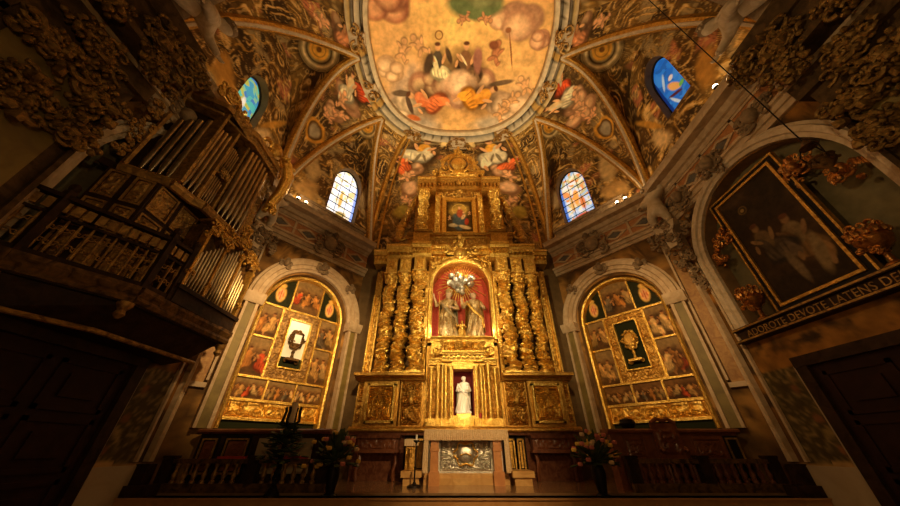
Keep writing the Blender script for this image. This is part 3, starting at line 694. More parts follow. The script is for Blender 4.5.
# ------------------------------------------------------------------ windows
def lead_and_pane(key, num, strength, painter, label, m):
    fr, cx, hw, zb, zs, rise = WIN[key]
    top = gothic_top(cx, zs, hw, rise)
    w = MB(fr); n = 40; nz = 90; X = np.linspace(cx-hw, cx+hw, n); T = np.linspace(0, 1, nz)[None]
    H = np.array([top(x) for x in X])[:, None]; Z = zb+(H-zb)*T; XX = X[:, None]+0*T; dep = -.30
    w.grid(np.stack([XX, dep+0*XX, Z], -1), painter(XX-cx, Z-zb))
    base = MB(fr)
    path = [(cx-hw, zb)]+[(x, top(x)) for x in cx-hw*np.cos(np.linspace(0, math.pi, 21))]+[(cx+hw, zb), (cx-hw, zb)]
    base.tube([(x, dep+.04, z) for x, z in path], .035, 6)
    o = struct(base.build('window_%d' % num, LEAD), label)
    w.build('pane', m, o, False, False)
    b = MB(fr)
    for k in range(1, 7 if num < 3 else 2):
        z = zb+k*(zs+rise*.8-zb)/7
        wd = hw if z < zs else hw*max(.1, (1-((z-zs)/rise)**2))**.55
        b.box(cx-wd, cx+wd, dep, dep+.03, z-.008, z+.008)
    for q in (-.33, .33) if num < 3 else (): b.box(cx+q*hw-.006, cx+q*hw+.006, dep, dep+.025, zb, top(cx+q*hw))
    b.build('lead_bars', LEAD, o)
    return o
def cells(X, Z, f=7):
    return _hash(np.floor(X*f+2*vnoise(X*4, Z*4)).astype(np.int64), np.floor(Z*f+2*vnoise(X*4+5, Z*4)).astype(np.int64), np.zeros(X.shape, np.int64), 5)
def pal(c, stops):
    out = np.zeros(c.shape+(3,))
    for k, col in enumerate(stops): out[(c >= k/len(stops)) & (c <= (k+1)/len(stops))] = col
    return out
def w_left(X, Z):
    C = pal(cells(X, Z), [(1.5, 1.55, 1.6), (1.3, 1.5, 1.9), (1.5, 1.4, 1.1), (1.4, 1.5, 1.7), (1.2, .95, .45), (1.6, 1.6, 1.6)])
    e = (np.abs(X) > .50); C[e] = (.5, .7, 1.5); p = Pic(X, Z, (0, 0, 0), 3); p.C = C; p.blob(-.05, 1.0, .1, .55, (1.0, .62, .15), 0, .3, .8); p.blob(.1, .35, .25, .18, (.7, .5, .15), .4); p.blob(.05, .12, .4, .1, (.3, .5, .9)); return p.C
def w_right(X, Z):
    C = pal(cells(X, Z), [(.9, 1.1, 1.5), (1.5, 1.3, .9), (.6, .9, 1.3), (1.3, 1.3, 1.35), (1.3, .5, .15), (.9, .8, .4)])
    C[np.abs(X) > .50] = (.15, .35, 1.1); p = Pic(X, Z, (0, 0, 0), 3); p.C = C
    p.blob(0, 1.2, .14, .5, (1.4, .6, .12), 0, .3, .9); p.blob(-.2, .8, .12, .4, (1.2, .35, .1)); p.blob(.2, .9, .1, .4, (1.3, .7, .2)); p.blob(0, .2, .4, .16, (.9, .15, .08)); p.blob(.1, .05, .3, .08, (.2, .6, .4)); return p.C*.72
def w_ul(X, Z):
    C = pal(cells(X, Z, 6), [(.1, .55, .9), (.15, .8, .75), (.75, .8, .15), (.1, .35, .95), (.4, .85, .5), (.1, .6, .9)])
    C[np.abs(X) > .50] = (.02, .08, .55); p = Pic(X, Z, (0, 0, 0), 3); p.C = C; p.blob(0, .55, .1, .4, (1.3, 1.3, 1.2), 0, .3); p.blob(-.25, .35, .12, .12, (.7, .15, .1)); return p.C
def w_ur(X, Z):
    C = pal(cells(X, Z, 5), [(.02, .18, .75), (.03, .25, .9), (.02, .15, .6), (.05, .3, .95)])
    C[np.abs(X) > .40] = (.01, .05, .3); p = Pic(X, Z, (0, 0, 0), 3); p.C = C; p.blob(0, 1.0, .13, .35, (.9, .45, .12), -.5, .3); p.blob(-.05, 1.35, .1, .1, (.9, .8, .7)); p.blob(.1, .75, .3, .06, (.1, .02, .03), .6, .3); p.blob(-.2, .8, .12, .1, (.15, .5, .1)); p.blob(.18, .5, .05, .4, (.6, .75, .9), -.3, .3); p.blob(.2, 1.5, .06, .35, (.5, .7, .9), .4); return p.C
lead_and_pane(('d', -1), 1, 0, w_left, 'pale stained glass window with a yellow figure in the left diagonal wall', GLASS)
lead_and_pane(('d', 1), 2, 0, w_right, 'orange, red and blue stained glass window in the right diagonal wall', GLASS)
lead_and_pane(('s', -1), 3, 0, w_ul, 'turquoise and yellow stained glass window high on the left above the organ', GLASSD)
lead_and_pane(('s', 1), 4, 0, w_ur, 'deep blue stained glass window with an angel high on the right', GLASSD)

# ------------------------------------------------------------------ figures
def skin_body(name, J, E, R, m, parent, sub=1, root=0):
    me = bpy.data.meshes.new(name); me.from_pydata([tuple(j) for j in J], E, []); me.materials.append(m)
    o = bpy.data.objects.new(name, me); COL.objects.link(o)
    if parent is not None: o.parent = parent; o.matrix_parent_inverse = Matrix.Translation(-Vector(parent.location))
    md = o.modifiers.new('skin', 'SKIN'); md.use_smooth_shade = True; md.use_x_symmetry = False
    ss = o.modifiers.new('sub', 'SUBSURF'); ss.levels = sub; ss.render_levels = sub
    if not me.skin_vertices: me.skin_vertices.new()
    for v, r in zip(me.skin_vertices[0].data, R): v.radius = (r, r)
    me.skin_vertices[0].data[root].use_root = True
    return o
def putto_pose(fr, h, pose, seed=0):
    """joints of a chubby child figure, h = standing height, in local frame"""
    k = h
    P = {'stand': dict(pel=(0, 0, .42), chest=(0, .02, .66), neck=(0, .02, .78), head=(0, .05, .89), kl=(-.10, .06, .24), fl=(-.12, 0, .03), kr=(.12, .10, .26), fr_=(.16, 0, .05), el=(-.27, .02, .76), hl=(-.26, .05, .98), er=(.26, .06, .60), hr=(.20, .20, .52)),
         'sprawl': dict(pel=(0, .05, .30), chest=(.20, .12, .42), neck=(.31, .14, .50), head=(.41, .18, .56), kl=(-.22, .24, .34), fl=(-.44, .16, .14), kr=(-.20, .08, .10), fr_=(-.46, .05, .0), el=(.15, .28, .26), hl=(.02, .34, .16), er=(.42, .02, .34), hr=(.60, .08, .24))}[pose]
    n = ['pel', 'chest', 'neck', 'head', 'kl', 'fl', 'kr', 'fr_', 'el', 'hl', 'er', 'hr']
    J = [P[q] for q in n]; top = (np.array(P['head'])+(np.array(P['head'])-np.array(P['neck']))*.6)
    J.append(tuple(top)); E = [(0, 1), (1, 2), (2, 3), (3, 12), (0, 4), (4, 5), (0, 6), (6, 7), (1, 8), (8, 9), (1, 10), (10, 11)]
    toes = [tuple(np.array(P['fl'])+np.array((-.02, .09, -.01))), tuple(np.array(P['fr_'])+np.array((.02, .09, -.01)))]
    J += toes; E += [(5, 13), (7, 14)]
    R = [.15, .14, .06, .095, .095, .06, .095, .06, .062, .042, .062, .042, .06, .036, .036]
    return fr(np.array(J)*k), E, [r*k for r in R]
def putto(fr, h, pose, label, group=None, m=STUCCO, seed=0):
    loc = fr((0, 0, 0))[0]; t = thing('stucco_cherub', tuple(loc), label, 'statue', group)
    J, E, R = putto_pose(fr, h, pose)
    skin_body('body', J, E, R, m, t, 2)
    hd = J[3]; mb = MB(); mb.ell(hd+np.array((0, 0, .035*h)), (.105*h, .105*h, .09*h), 8, 12, None, .35, seed); mb.build('hair', STUCD, t, True)
    f = fr.m[1]; sx = fr.m[0]
    mb = MB(); mb.ell(hd+f*.10*h, (.018*h,)*3, 5, 6); mb.ell(hd+f*.088*h+sx*.035*h+np.array((0, 0, .025*h)), (.014*h,)*3, 5, 6); mb.ell(hd+f*.088*h-sx*.035*h+np.array((0, 0, .025*h)), (.014*h,)*3, 5, 6); mb.build('face', m, t, True)
    # hands with fingers
    for idx in (9, 11):
        mb = MB(); d = (J[idx]-J[idx-1]); d /= np.linalg.norm(d); a = np.cross(d, f); a /= np.linalg.norm(a)+1e-6
        for q in range(4): mb.tube([J[idx]+a*(q-1.5)*.016*h, J[idx]+d*.05*h+a*(q-1.5)*.02*h, J[idx]+d*(.075-.006*abs(q-1.3))*h+f*.015*h+a*(q-1.5)*.02*h], [.011*h, .010*h, .008*h], 6)
        mb.tube([J[idx]+a*.03*h, J[idx]+a*.055*h+d*.02*h], [.012*h, .009*h], 6); mb.build('hand', m, t, True)
    return t
def sash(fr, pts, w, parent, m):
    mb = MB(fr); mb.tube(pts, w, 8); return mb.build('drapery', m, parent, True)
# corner cherubs holding up the cornice
for s in (-1, 1):
    c = mir((CS[0]-.35, CS[1]-.28), s); e = FD[s][0].m[0]; nn = (FD[s][0].m[1]+FS[s][0].m[1]); nn /= np.linalg.norm(nn); ex = np.array((nn[1], -nn[0], 0))
    fr = F((c[0], c[1], 5.85), ex, nn)
    t = putto(fr, 1.45, 'stand', 'naked stucco cherub leaning on the cornice corner on the %s, above the flower bracket' % SIDE[s], 'corner cherubs', STUCCO, 4)
    sash(fr, [(-.2, .05, .3), (0, .14, .42), (.2, .12, .36), (.3, .0, .15), (.26, -.05, -.2)], [.05, .07, .06, .05, .03], t, STUCCO)
    t = thing('flower_bracket', tuple(fr((0, 0, 0))[0]), 'stucco scroll bracket with flowers under the %s corner cherub' % SIDE[s], 'stucco ornament', 'corner brackets')
    mb = MB(fr); mb.prism([(-.3, 0), (.3, 0), (.26, -.15), (.15, -.3), (.10, -.75), (-.10, -.75), (-.15, -.3), (-.26, -.15)], -.35, .1); mb.build('corbel', STUCCO, t)
    mb = MB(fr); mb.flourish((0, .05, -.25), .33, 40+s, 16, .045); mb.flourish((0, .0, -.75), .25, 44+s, 12, .04); mb.flourish((0, -.12, -1.2), .26, 48+s, 12, .04, 'xz', .1, 1.3); mb.flourish((0, -.2, -1.7), .2, 49+s, 9, .035, 'xz', .1, 1.5); mb.flourish((-.45, -.1, -.3), .28, 51+s, 12, .04); mb.flourish((.45, -.1, -.3), .28, 52+s, 12, .04); mb.build('flowers', STUCD, t, True)
    # cherub sprawling on the entrance cornice
    fr = F((s*5.5, 1.85, 7.25), (0, 1, 0), (-s, 0, 0)); 
    t = putto(fr, 1.7, 'sprawl', 'large stucco cherub sprawling on the entrance cornice at the top %s' % SIDE[s], 'entrance cherubs', STUCCO, 7)
    sash(fr, [(-.2, .3, .3), (.05, .42, .45), (.3, .35, .6), (.2, .1, .9)], [.05, .09, .08, .05], t, STUCCO)
    # garlands of flowers hanging down the entrance pilaster
    fs = FS[s][0]
    drops = [(-.05, 6.6, .42, 'topmost flower garland on the entrance pilaster'), (-.3, 5.6, .36, 'flower garland beneath the capital of the entrance pilaster'), (.05, 4.9, .34, 'flower swag halfway up the entrance pilaster'), (-.4, 4.2, .32, 'lowest flower swag on the entrance pilaster'),
             (.55, 6.9, .30, 'flower tuft on the cornice edge beside the cherub'), (-.55, 5.0, .30, 'outermost flower swag on the entrance pilaster'), (-.75, 6.2, .34, 'outermost flower knot beneath the entrance cornice'), (.2, 6.05, .26, 'flower knot under the entrance cornice on the altar side'), (.22, 4.35, .24, 'lower flower tuft on the altar edge of the entrance pilaster')]
    for k, (x, z, r, lab) in enumerate(drops):
        t = thing('flower_garland', tuple(fs((x, .35, z))[0]), '%s, %s wall' % (lab, SIDE[s]), 'stucco ornament', 'garlands on the entrance pilasters')
        mb = MB(fs)
        rnd = random.Random(k*3+s); YO = .60 if z > 5.9 else .42
        for q in range(16):
            a = rnd.uniform(0, 6.28); d = rnd.uniform(0, r); px, pz = x+d*math.cos(a), z+d*math.sin(a)*.8; rr_ = rnd.uniform(.05, .085)
            rr_ *= 1.35; tl = rnd.uniform(-.5, .5)
            for w in range(6): ca, sa = math.cos(w*1.047), math.sin(w*1.047); mb.ell((px+rr_*ca, YO+.05*math.cos(w+q)+rr_*sa*tl, pz+rr_*sa), (rr_*.5, .045, rr_*.42), 5, 7, Matrix.Rotation(-w*1.047, 3, 'Y'), .3, w)
            mb.ell((px, YO+.03, pz), (rr_*.25, .03, rr_*.25), 4, 6)
        mb.build('flowers', GARL, t, True)
        mb = MB(fs); mb.flourish((x, YO-.03, z), r*1.15, k+60, 14, .04, 'xz', .12); mb.build('leaves', GARL, t, True)
# stucco cartouches on the frieze over the arches
def cartouche(fr, x, z, size, label, group, m1=STUCD, seed=1, name='stucco_cartouche'):
    t = thing(name, tuple(fr((x, .2, z))[0]), label, 'stucco ornament', group)
    mb = MB(fr); mb.ell((x, .26, z), (size*.42, .13, size*.5), 10, 14, None, .1, seed); mb.build('shield', m1, t, True)
    mb = MB(fr)
    for q in (-1, 1):
        mb.scroll((x+q*size*.55, .2, z+size*.2), size*.4, .05, 1.3, 'xz', q); mb.scroll((x+q*size*.55, .2, z-size*.35), size*.32, .045, 1.3, 'xz', -q)
    mb.flourish((x, .16, z), size*.95, seed, 16, .04); mb.build('scrollwork', m1, t, True)
for s in (-1, 1):
    cartouche(FD[s][0], 2.1, 6.45, .55, 'stucco scroll cartouche on the cornice over the %s relic arch' % SIDE[s], 'cartouches over the relic arches', STUCD, 5)
    cartouche(FD[s][0], 2.1, 5.5, .22, 'stucco keystone ornament topping the %s relic arch' % SIDE[s], 'keystones of the relic arches', STUCD, 6)
    for q, w in ((1.0, 'outer'), (3.2, 'altar')): cartouche(FD[s][0], q, 5.15, .18, 'small stucco sprig on the %s side of the %s relic arch' % (w, SIDE[s]), 'sprigs on the relic arches', STUCD, 9)
    for q, w in ((3.5, 'beside the corner cherub'), (2.4, 'over the middle of the arch'), (1.2, 'near the entrance')):
        if s < 0 and q > 2: continue
        cartouche(FS[s][0], q, 6.3, .36, 'dark stucco leaf console on the %s side cornice, %s' % (SIDE[s], w), 'consoles of the side cornice', STUCD, int(q*10))

# lit spot lamps on the cornices
def lamp(fr, x, z, y, label):
    t = thing('cornice_lamp', tuple(fr((x, y, z))[0]), label, 'lamp', 'lamps on the cornice')
    mb = MB(fr); mb.lathe([(.02, 0), (.04, .02), (.02, .04), (.02, .09), (.05, .10), (.06, .14)], (x, y, z), 12); mb.build('holder', IRON, t, True)
    mb = MB(fr); mb.ell((x, y, z+.17), (.055, .055, .055), 8, 12); mb.build('bulb', BULB, t, True)
    q = fr((x, y+.05, z+.3))[0]; l = light('lamp_light', 'POINT', tuple(q), None, 7, (1, .68, .34), .05)
for x, n in ((.62, 'outer lit bulb'), (.88, 'inner lit bulb')):
    lamp(FD[-1][0], x, 7.2, .42, n+' on the left diagonal cornice'); lamp(FD[1][0], x, 7.2, .42, n+' on the right diagonal cornice')
lamp(FS[1][0], 1.15, 7.2, .45, 'lit bulb on the right side cornice nearest the nave'); lamp(FS[-1][0], 2.0, 7.2, .45, 'lit bulb behind the organ crest, nearer the nave'); lamp(FS[-1][0], 2.25, 7.2, .45, 'lit bulb behind the organ crest, nearer the altar')
def unlit(fr, x, lab):
    t = thing('votive_cup', tuple(fr((x, .42, 7.2))[0]), lab, 'cup', 'unlit cups on the diagonal cornices')
    mb = MB(fr); mb.lathe([(.03, 0), (.055, .03), (.06, .12), (.05, .13)], (x, .42, 7.2), 10); mb.build('cup', STUCD, t, True)
for x, o in ((1.3, 'first'), (1.65, 'second'), (2.0, 'third'), (2.4, 'fourth'), (2.8, 'fifth')): unlit(FD[-1][0], x, 'unlit cup on the left diagonal cornice, %s from the lit bulbs' % o)
for x, o in ((1.9, 'nearer the corner'), (2.3, 'nearer the altar')): unlit(FD[1][0], x, 'unlit cup on the right diagonal cornice, '+o)
# ================================================================== GOLDEN RETABLE
RF = F((0, 9.45, 0), (1, 0, 0), (0, -1, 0))
ret = thing('retable', (0, 9.45, 0), 'tall golden carved retable with twisted columns behind the altar', 'altarpiece')
def R_(): return MB(RF)
def twisted(mb, x, y, z0, z1, r, turns, hand=1, seed=0, taper=.0):
    nz, nt = int((z1-z0)/.022), 36
    Z, T = np.meshgrid(np.linspace(z0, z1, nz), np.arange(nt)*2*math.pi/nt, indexing='ij')
    q = (Z-z0)/(z1-z0); ph = hand*2*math.pi*turns*q
    u = (T-ph)/math.pi
    rad = r*(1-taper*q)*(.80+.10*np.cos(T-ph)+.62*(carve(np.minimum(np.mod(u, 2), 2-np.mod(u, 2))*.28+seed, Z, 8, seed)-.35))
    cx, cy = x+.13*r*np.cos(ph), y+.13*r*np.sin(ph)
    mb.grid(np.stack([cx+rad*np.cos(T), cy+rad*np.sin(T), Z], -1), None, False, True)
    for k in range(int((z1-z0)*9)):      # clusters of grapes and leaves winding up the shaft
        zz = z0+.05+k/9*(1-.0); 
        if zz > z1-.05: break
        p = hand*2*math.pi*turns*(zz-z0)/(z1-z0)+math.pi*(k % 2)*.6
        mb.ell((x+r*.95*math.cos(p), y+r*.95*math.sin(p), zz), (r*.30, r*.30, r*.34), 5, 7, None, .5, k)
BASEP = [(1.25, 0), (1.25, .06), (1.05, .08), (1.15, .13), (1.0, .17)]
def colbase(mb, x, y, z, r): mb.lathe([(a*r, b*.9) for a, b in BASEP], (x, y, z), 20)
def capital(mb, x, y, z, r, h):
    mb.lathe([(r*.85, 0), (r*.95, .03), (r*.82, .05), (r*.9, h*.5), (r*1.25, h*.8), (r*1.1, h*.85)], (x, y, z), 16)
    for row in (0, 1):
        for k in range(8):
            a = k*math.pi/4+row*.39; zz = z+h*(.28+.34*row)
            mb.ell((x+r*(1.0+.12*row)*math.cos(a), y+r*(1.0+.12*row)*math.sin(a), zz), (r*.24, r*.24, h*.22), 5, 6)
            mb.ell((x+r*(1.2+.15*row)*math.cos(a), y+r*(1.2+.15*row)*math.sin(a), zz+h*.18), (r*.14,)*3, 4, 5)
    mb.box(x-r*1.25, x+r*1.25, y-r*1.25, y+r*1.25, z+h*.86, z+h)
# base
mb = R_(); mb.box(-2.85, 2.85, 0, .55, 0, .95); mb.box(-1.75, 1.75, 0, .62, 0, .12); mb.box(-2.95, 2.95, 0, .72, .93, .99)
mb.build('base', REDM, ret)
mb = R_(); mb.extrude([(0, .99), (.75, .99), (.80, 1.03), (.80, 1.07), (.72, 1.12), (0, 1.12)], -2.98, 2.98); mb.build('base_cornice', GOLD2, ret)
for s in (-1, 1):
    for x0, w in ((1.00, .26), (1.32, .17)):
        a, b = sorted((s*x0, s*(x0+w)))
        mb = R_(); mb.box(a-.05, b+.05, .5, .60, .10, .92); p_ = mb.build('base_panel', BLACK, ret)
        mb = R_(); 
        for q in ((a, b, .18, .22), (a, b, .82, .86), (a, a+.035, .18, .86), (b-.035, b, .18, .86)): mb.box(q[0], q[1], .6, .625, q[2], q[3])
        mb.box(a+.06, b-.06, .6, .615, .25, .79); mb.build('panel_moulding', GOLD2, p_)
# console tables of red marble on both sides of the altar
for s in (-1, 1):
    t = thing('marble_console', (s*2.12, 8.75, 0), 'red marble console table under the %s columns of the retable' % SIDE[s], 'console table', 'marble consoles')
    a, b = sorted((s*1.62, s*2.70)); mb = R_(); mb.box(a, b, .60, .95, .86, .93); mb.build('tabletop', REDM, t)
    mb = R_(); mb.box(a+.04, b-.04, .60, .88, .60, .86); mb.extrude([(.62, .56), (.93, .56), (.93, .62), (.62, .62)], a, b); mb.build('frieze', RWOOD, t)
    mb = R_(); mb.relief(a+.1, b-.1, .64, .84, .88, .03, 9, 3, .02); mb.build('carving', RWOOD, t, True)
    for q in (a+.1, b-.1):
        mb = R_(); mb.tube([(q, .75, .56), (q+.03, .80, .4), (q-.02, .84, .2), (q, .80, .02)], [.05, .045, .035, .04], 8); mb.build('leg', RWOOD, t, True)
# plinth zone
for a, b in ((-2.9, -.29), (.29, 2.9)): mb = R_(); mb.box(a, b, 0, .35, 1.1, 2.3); mb.box(*((-2.8, -1.8) if a < 0 else (1.8, 2.8)), 0, .54, 1.12, 2.28); mb.build('plinth', GOLD2, ret)
mb = R_(); mb.box(-1.1, -.29, 0, .3, 2.3, 3.4); mb.box(.29, 1.1, 0, .3, 2.3, 3.4); mb.box(-.29, .29, 0, .3, 2.58, 3.4); mb.build('tabernacle_wall', GOLD2, ret)
for s in (-1, 1):
    a, b = sorted((s*1.88, s*2.66))
    mb = R_(); 
    for q in ((a, b, 1.20, 1.26), (a, b, 2.10, 2.16), (a, a+.06, 1.20, 2.16), (b-.06, b, 1.20, 2.16)): mb.box(q[0], q[1], .53, .66, q[2], q[3])
    f_ = mb.build('plinth_frame', GOLD, ret)
    mb = R_(); mb.relief(a+.06, b-.06, 1.26, 2.10, .58, .09, 7, 11, .014); mb.build('relief', GOLD, f_, True)
    a, b = sorted((s*1.14, s*1.76)); mb = R_(); mb.box(a, b, 0, .46, 1.12, 2.26); mb.relief(a+.03, b-.03, 1.16, 2.22, .46, .14, 5.5, 15, .018)
    mb.flourish(((a+b)/2, .52, 1.45), .2, 3, 10, .035); mb.flourish(((a+b)/2, .52, 1.95), .2, 7, 10, .035); mb.ell(((a+b)/2, .58, 1.75), (.08, .07, .12)); mb.build('atlas_relief', GOLD2, ret, True)
    a, b = sorted((s*2.74, s*3.0)); mb = R_(); mb.box(a, b, 0, .40, 1.12, 2.26); mb.relief(a+.03, b-.03, 1.22, 2.16, .38, .09, 8, 19, .016); mb.build('side_relief', GOLD2, ret, True)
mb = R_(); 
for a, b in ((-3.05, -1.1), (1.1, 3.05)): mb = R_(); mb.extrude([(0, 2.26), (.62, 2.26), (.66, 2.32), (.86, 2.34), (.86, 2.40), (.80, 2.43), (0, 2.43)], a, b); mb.build('plinth_cornice', GOLD2, ret)
# wall of the main storey (with the arched niche left open)
mb = R_(); P = MB(RF)
hole = (-1.0, 1.0, 3.47, arch_top(0, 5.38, 1.0))
for a, b in ((-2.9, -1.12), (1.12, 2.9)): mb = R_(); mb.box(a, b, 0, .18, 2.4, 6.45); mb.build('back_panel', DGILT, ret)
fw = F((0, 9.45-.30, 0), (1, 0, 0), (0, -1, 0))
g = wall_grid(fw, -1.15, 1.15, 3.30, 6.6, hole, .55, .06)
g.build('niche_wall', GOLD2, ret)
at_ = arch_top(0, 5.38, 1.0)
for s in (-1, 1): mb = R_(); mb.relief(*sorted((s*.02, s*1.14)), 5.5, 6.6, .30, .09, 7, 44, .02, True, lambda X, Z: (np.hypot(X, Z-5.38) > 1.2)*1.); mb.build('spandrel_relief', GOLD, ret, True) if False else None
mb = R_(); mb.relief(-1.12, 1.12, 6.42, 6.62, .32, .08, 8, 12, .018); mb.build('lintel_relief', GOLD, ret, True)
mb = R_(); mb.box(-1.06, 1.06, -.27, -.24, 3.4, 6.45); mb.build('niche_backing', RED, ret)
mb = R_()
mb.arch(0, 5.38, .97, 0, 3.47, [(0, .28), (0, .40), (.05, .44), (.12, .44), (.14, .38), (.22, .36), (.22, .28)], 26)
mb.build('niche_frame', GOLD, ret, True)
# columns, pilasters
k = 0
for s in (-1, 1):
    for x, y, r in ((1.42, .66, .205), (1.93, .56, .195), (2.42, .48, .19)):
        xx = s*x; k += 1
        mb = R_(); colbase(mb, xx, y, 2.42, r); mb.box(xx-r*1.25, xx+r*1.25, y-r*1.25, y+r*1.25, 2.40, 2.45); twisted(mb, xx, y, 2.57, 5.36, r, 3.0, s, k*3, .06)
        c = mb.build('twisted_column', GOLD, ret, True)
        mb = R_(); capital(mb, xx, y, 5.36, r*.95, .36); mb.build('capital', GOLD, c, True)
        mb = R_(); mb.box(xx-.19, xx+.19, .1, y+.20, 5.74, 6.30); mb.relief(xx-.16, xx+.16, 5.78, 6.24, y+.20, .05, 9, k, .018); mb.build('entablature_block', GOLD, ret)
    # openwork strip at the outer edge
    a, b = sorted((s*2.72, s*2.98))
    mb = R_(); mb.box(a, a+.05, .2, .34, 2.43, 5.0); mb.box(b-.05, b, .2, .34, 2.43, 5.0); mb.box(a, b, .16, .24, 2.43, 5.0)
    for z in np.linspace(2.6, 4.9, 13): mb.ell(((a+b)/2, .28, z), (.06, .05, .07), 5, 7)
    mb.build('outer_pilaster', GOLD, ret)
    mb = R_(); mb.box(a+.02, b-.02, .16, .36, 5.0, 5.9)
    for q in range(4): mb.ell(((a+b)/2, .37, 5.15+q*.12), (.05, .04, .045), 5, 7)
    mb.flourish(((a+b)/2, .36, 5.75), .14, 8, 8, .03); mb.build('outer_capital', GOLD2, ret)
    # pilaster next to the niche
    a, b = sorted((s*1.12, s*1.24)); mb = R_(); mb.box(a, b, .2, .46, 2.3, 5.9); mb.relief(a, b, 2.4, 5.8, .46, .05, 10, 4, .02); mb.build('inner_pilaster', GOLD, ret, True)
# main entablature, broken in the middle
def cornice(mb, x0, x1, z, h, y, d, teeth=True):
    mb.extrude([(0, z), (y, z), (y+.05*d, z+h*.2), (y+.1*d, z+h*.3), (y+.12*d, z+h*.55), (y+.7*d, z+h*.6), (y+.8*d, z+h*.8), (y+d, z+h*.86), (y+d, z+h), (0, z+h)], x0, x1)
    if teeth:
        n = max(2, int((x1-x0)/.13)); w = (x1-x0)/n
        for q in range(n): mb.box(x0+(q+.22)*w, x0+(q+.78)*w, y, y+.55*d, z+h*.34, z+h*.55)
for s in (-1, 1):
    mb = R_(); a, b = sorted((s*1.05, s*1.72)); cornice(mb, a, b, 6.30, .50, .74, .30)
    a, b = sorted((s*1.68, s*2.66)); cornice(mb, a, b, 6.30, .48, .62, .28)
    a, b = sorted((s*2.62, s*3.14)); cornice(mb, a, b, 6.22, .46, .42, .26)
    mb.relief(*sorted((s*1.2, s*2.6)), 6.48, 6.60, .80, .05, 10, 3, .02)
    mb.build('main_cornice', GOLD, ret)
mb = R_(); 
for s in (-1, 1): a, b = sorted((s*.55, s*1.1)); cornice(mb, a, b, 6.62, .3, .45, .2, False); mb.scroll((s*.55, .55, 6.75), .22, .06, 1.4, 'xz', -s); mb.scroll((s*.95, .5, 6.35), .2, .05, 1.3, 'xz', s); mb.flourish((s*.85, .45, 6.2), .22, 5, 10, .035)
mb.flourish((0, .5, 6.62), .42, 12, 26, .045); mb.ell((0, .62, 6.55), (.24, .14, .20)); mb.flourish((0, .5, 7.05), .24, 13, 14, .04); mb.ell((0, .58, 7.35), (.10, .08, .16)); mb.ell((0, .58, 6.98), (.16, .12, .14), 6, 9, None, .4, 2)
mb.build('central_crown', GOLD, ret, True)
# silver cloud and rays
mb = R_(); rnd = random.Random(3)
for q in range(34):
    a = rnd.uniform(0, 6.28); d = rnd.uniform(0, 1); x = .52*d*math.cos(a); z = 5.86-.14+.30*d*math.sin(a)-abs(x)*.0
    mb.ell((x, .12+rnd.uniform(0, .1), z), (rnd.uniform(.07, .12),)*3, 6, 8, None, .4, q)
for q in range(8): mb.ell((0+rnd.uniform(-.12, .12), .15, 5.55-.05*q), (.09, .08, .08), 6, 8, None, .4, q)
cl = mb.build('silver_cloud', SILVER, ret, True)
mb = R_(); mb.ell((0, .26, 5.82), (.13, .06, .10), 8, 12); mb.build('dove_medallion', GOLD, cl, True)
mb = R_()
for q in range(40):
    a = 2*math.pi*q/40; L = (.78, 1.0, .66)[q % 3]
    if math.sin(a) > .2: L = min(L, .66)
    if L < .3: continue
    L = min(L, .88/max(abs(math.cos(a)), .01)); c, n_ = math.cos(a), math.sin(a); w = .022
    mb.prism([(.2*c-w*n_, 5.72+.2*n_+w*c), (.2*c+w*n_, 5.72+.2*n_-w*c), (L*c+.2*w*n_, 5.72+L*n_*1.25-.2*w*c), (L*c-.2*w*n_, 5.72+L*n_*1.25+.2*w*c)], -.04+.02*(q % 2), -.01+.02*(q % 2))
mb.build('golden_rays', GOLD, ret)
# tabernacle temple
mb = R_()
for s in (-1, 1):
    for x, y, r, z1 in ((.36, .66, .045, 2.62), (.50, .62, .05, 2.66), (.72, .52, .055, 2.70), (.92, .46, .05, 2.6)):
        mb.lathe([(r*1.4, 0), (r*1.4, .05), (r, .08), (r*.9, (z1-1.3)*.5), (r*.85, z1-1.5), (r*1.4, z1-1.38), (r*1.5, z1-1.3)], (s*x, y, 1.3), 12)
    a, b = sorted((s*.29, s*.60)); mb.box(a, b, .3, .55, 1.12, 2.7); a, b = sorted((s*.60, s*1.06)); mb.box(a, b, .3, .42, 1.12, 2.66)
    a, b = sorted((s*.26, s*1.0)); mb.box(a, b, .3, .74, 1.12, 1.30)
mb.box(-.30, .30, .3, .60, 1.12, 1.36); mb.build('tabernacle_columns', GOLD, ret, True)
for s in (-1, 1): mb = R_(); mb.relief(*sorted((s*.62, s*1.05)), 1.32, 2.64, .42, .06, 9, 6, .018); mb.relief(*sorted((s*.38, s*.58)), 1.32, 2.6, .55, .04, 12, 7, .016); mb.build('tabernacle_relief', GOLD2, ret, True)
mb = R_(); mb.box(-.32, .32, .2, .60, 2.56, 2.78); cornice(mb, -.62, .62, 2.76, .26, .62, .2); cornice(mb, -1.0, 1.0, 2.70, .16, .48, .12)
mb.relief(-.56, .56, 3.02, 3.36, .52, .10, 7, 21, .018); mb.box(-.95, .95, 0, .50, 3.0, 3.38); cornice(mb, -.98, .98, 3.36, .13, .5, .16, False)
mb.flourish((0, .6, 3.16), .24, 33, 14, .03); mb.flourish((-.55, .52, 3.2), .15, 36, 9, .025); mb.flourish((.55, .52, 3.2), .15, 37, 9, .025)
for s in (-1, 1): mb.flourish((s*.8, .45, 2.98), .16, 35, 8, .03); mb.scroll((s*.78, .52, 3.1), .14, .04, 1.2, 'xz', s)
mb.build('tabernacle_cornice', GOLD, ret)
mb = R_(); mb.box(-.29, .29, .02, .06, 1.36, 2.58); mb.box(-.29, -.265, .04, .5, 1.36, 2.58); mb.box(.265, .29, .04, .5, 1.36, 2.58); mb.build('tabernacle_lining', DRED, ret)
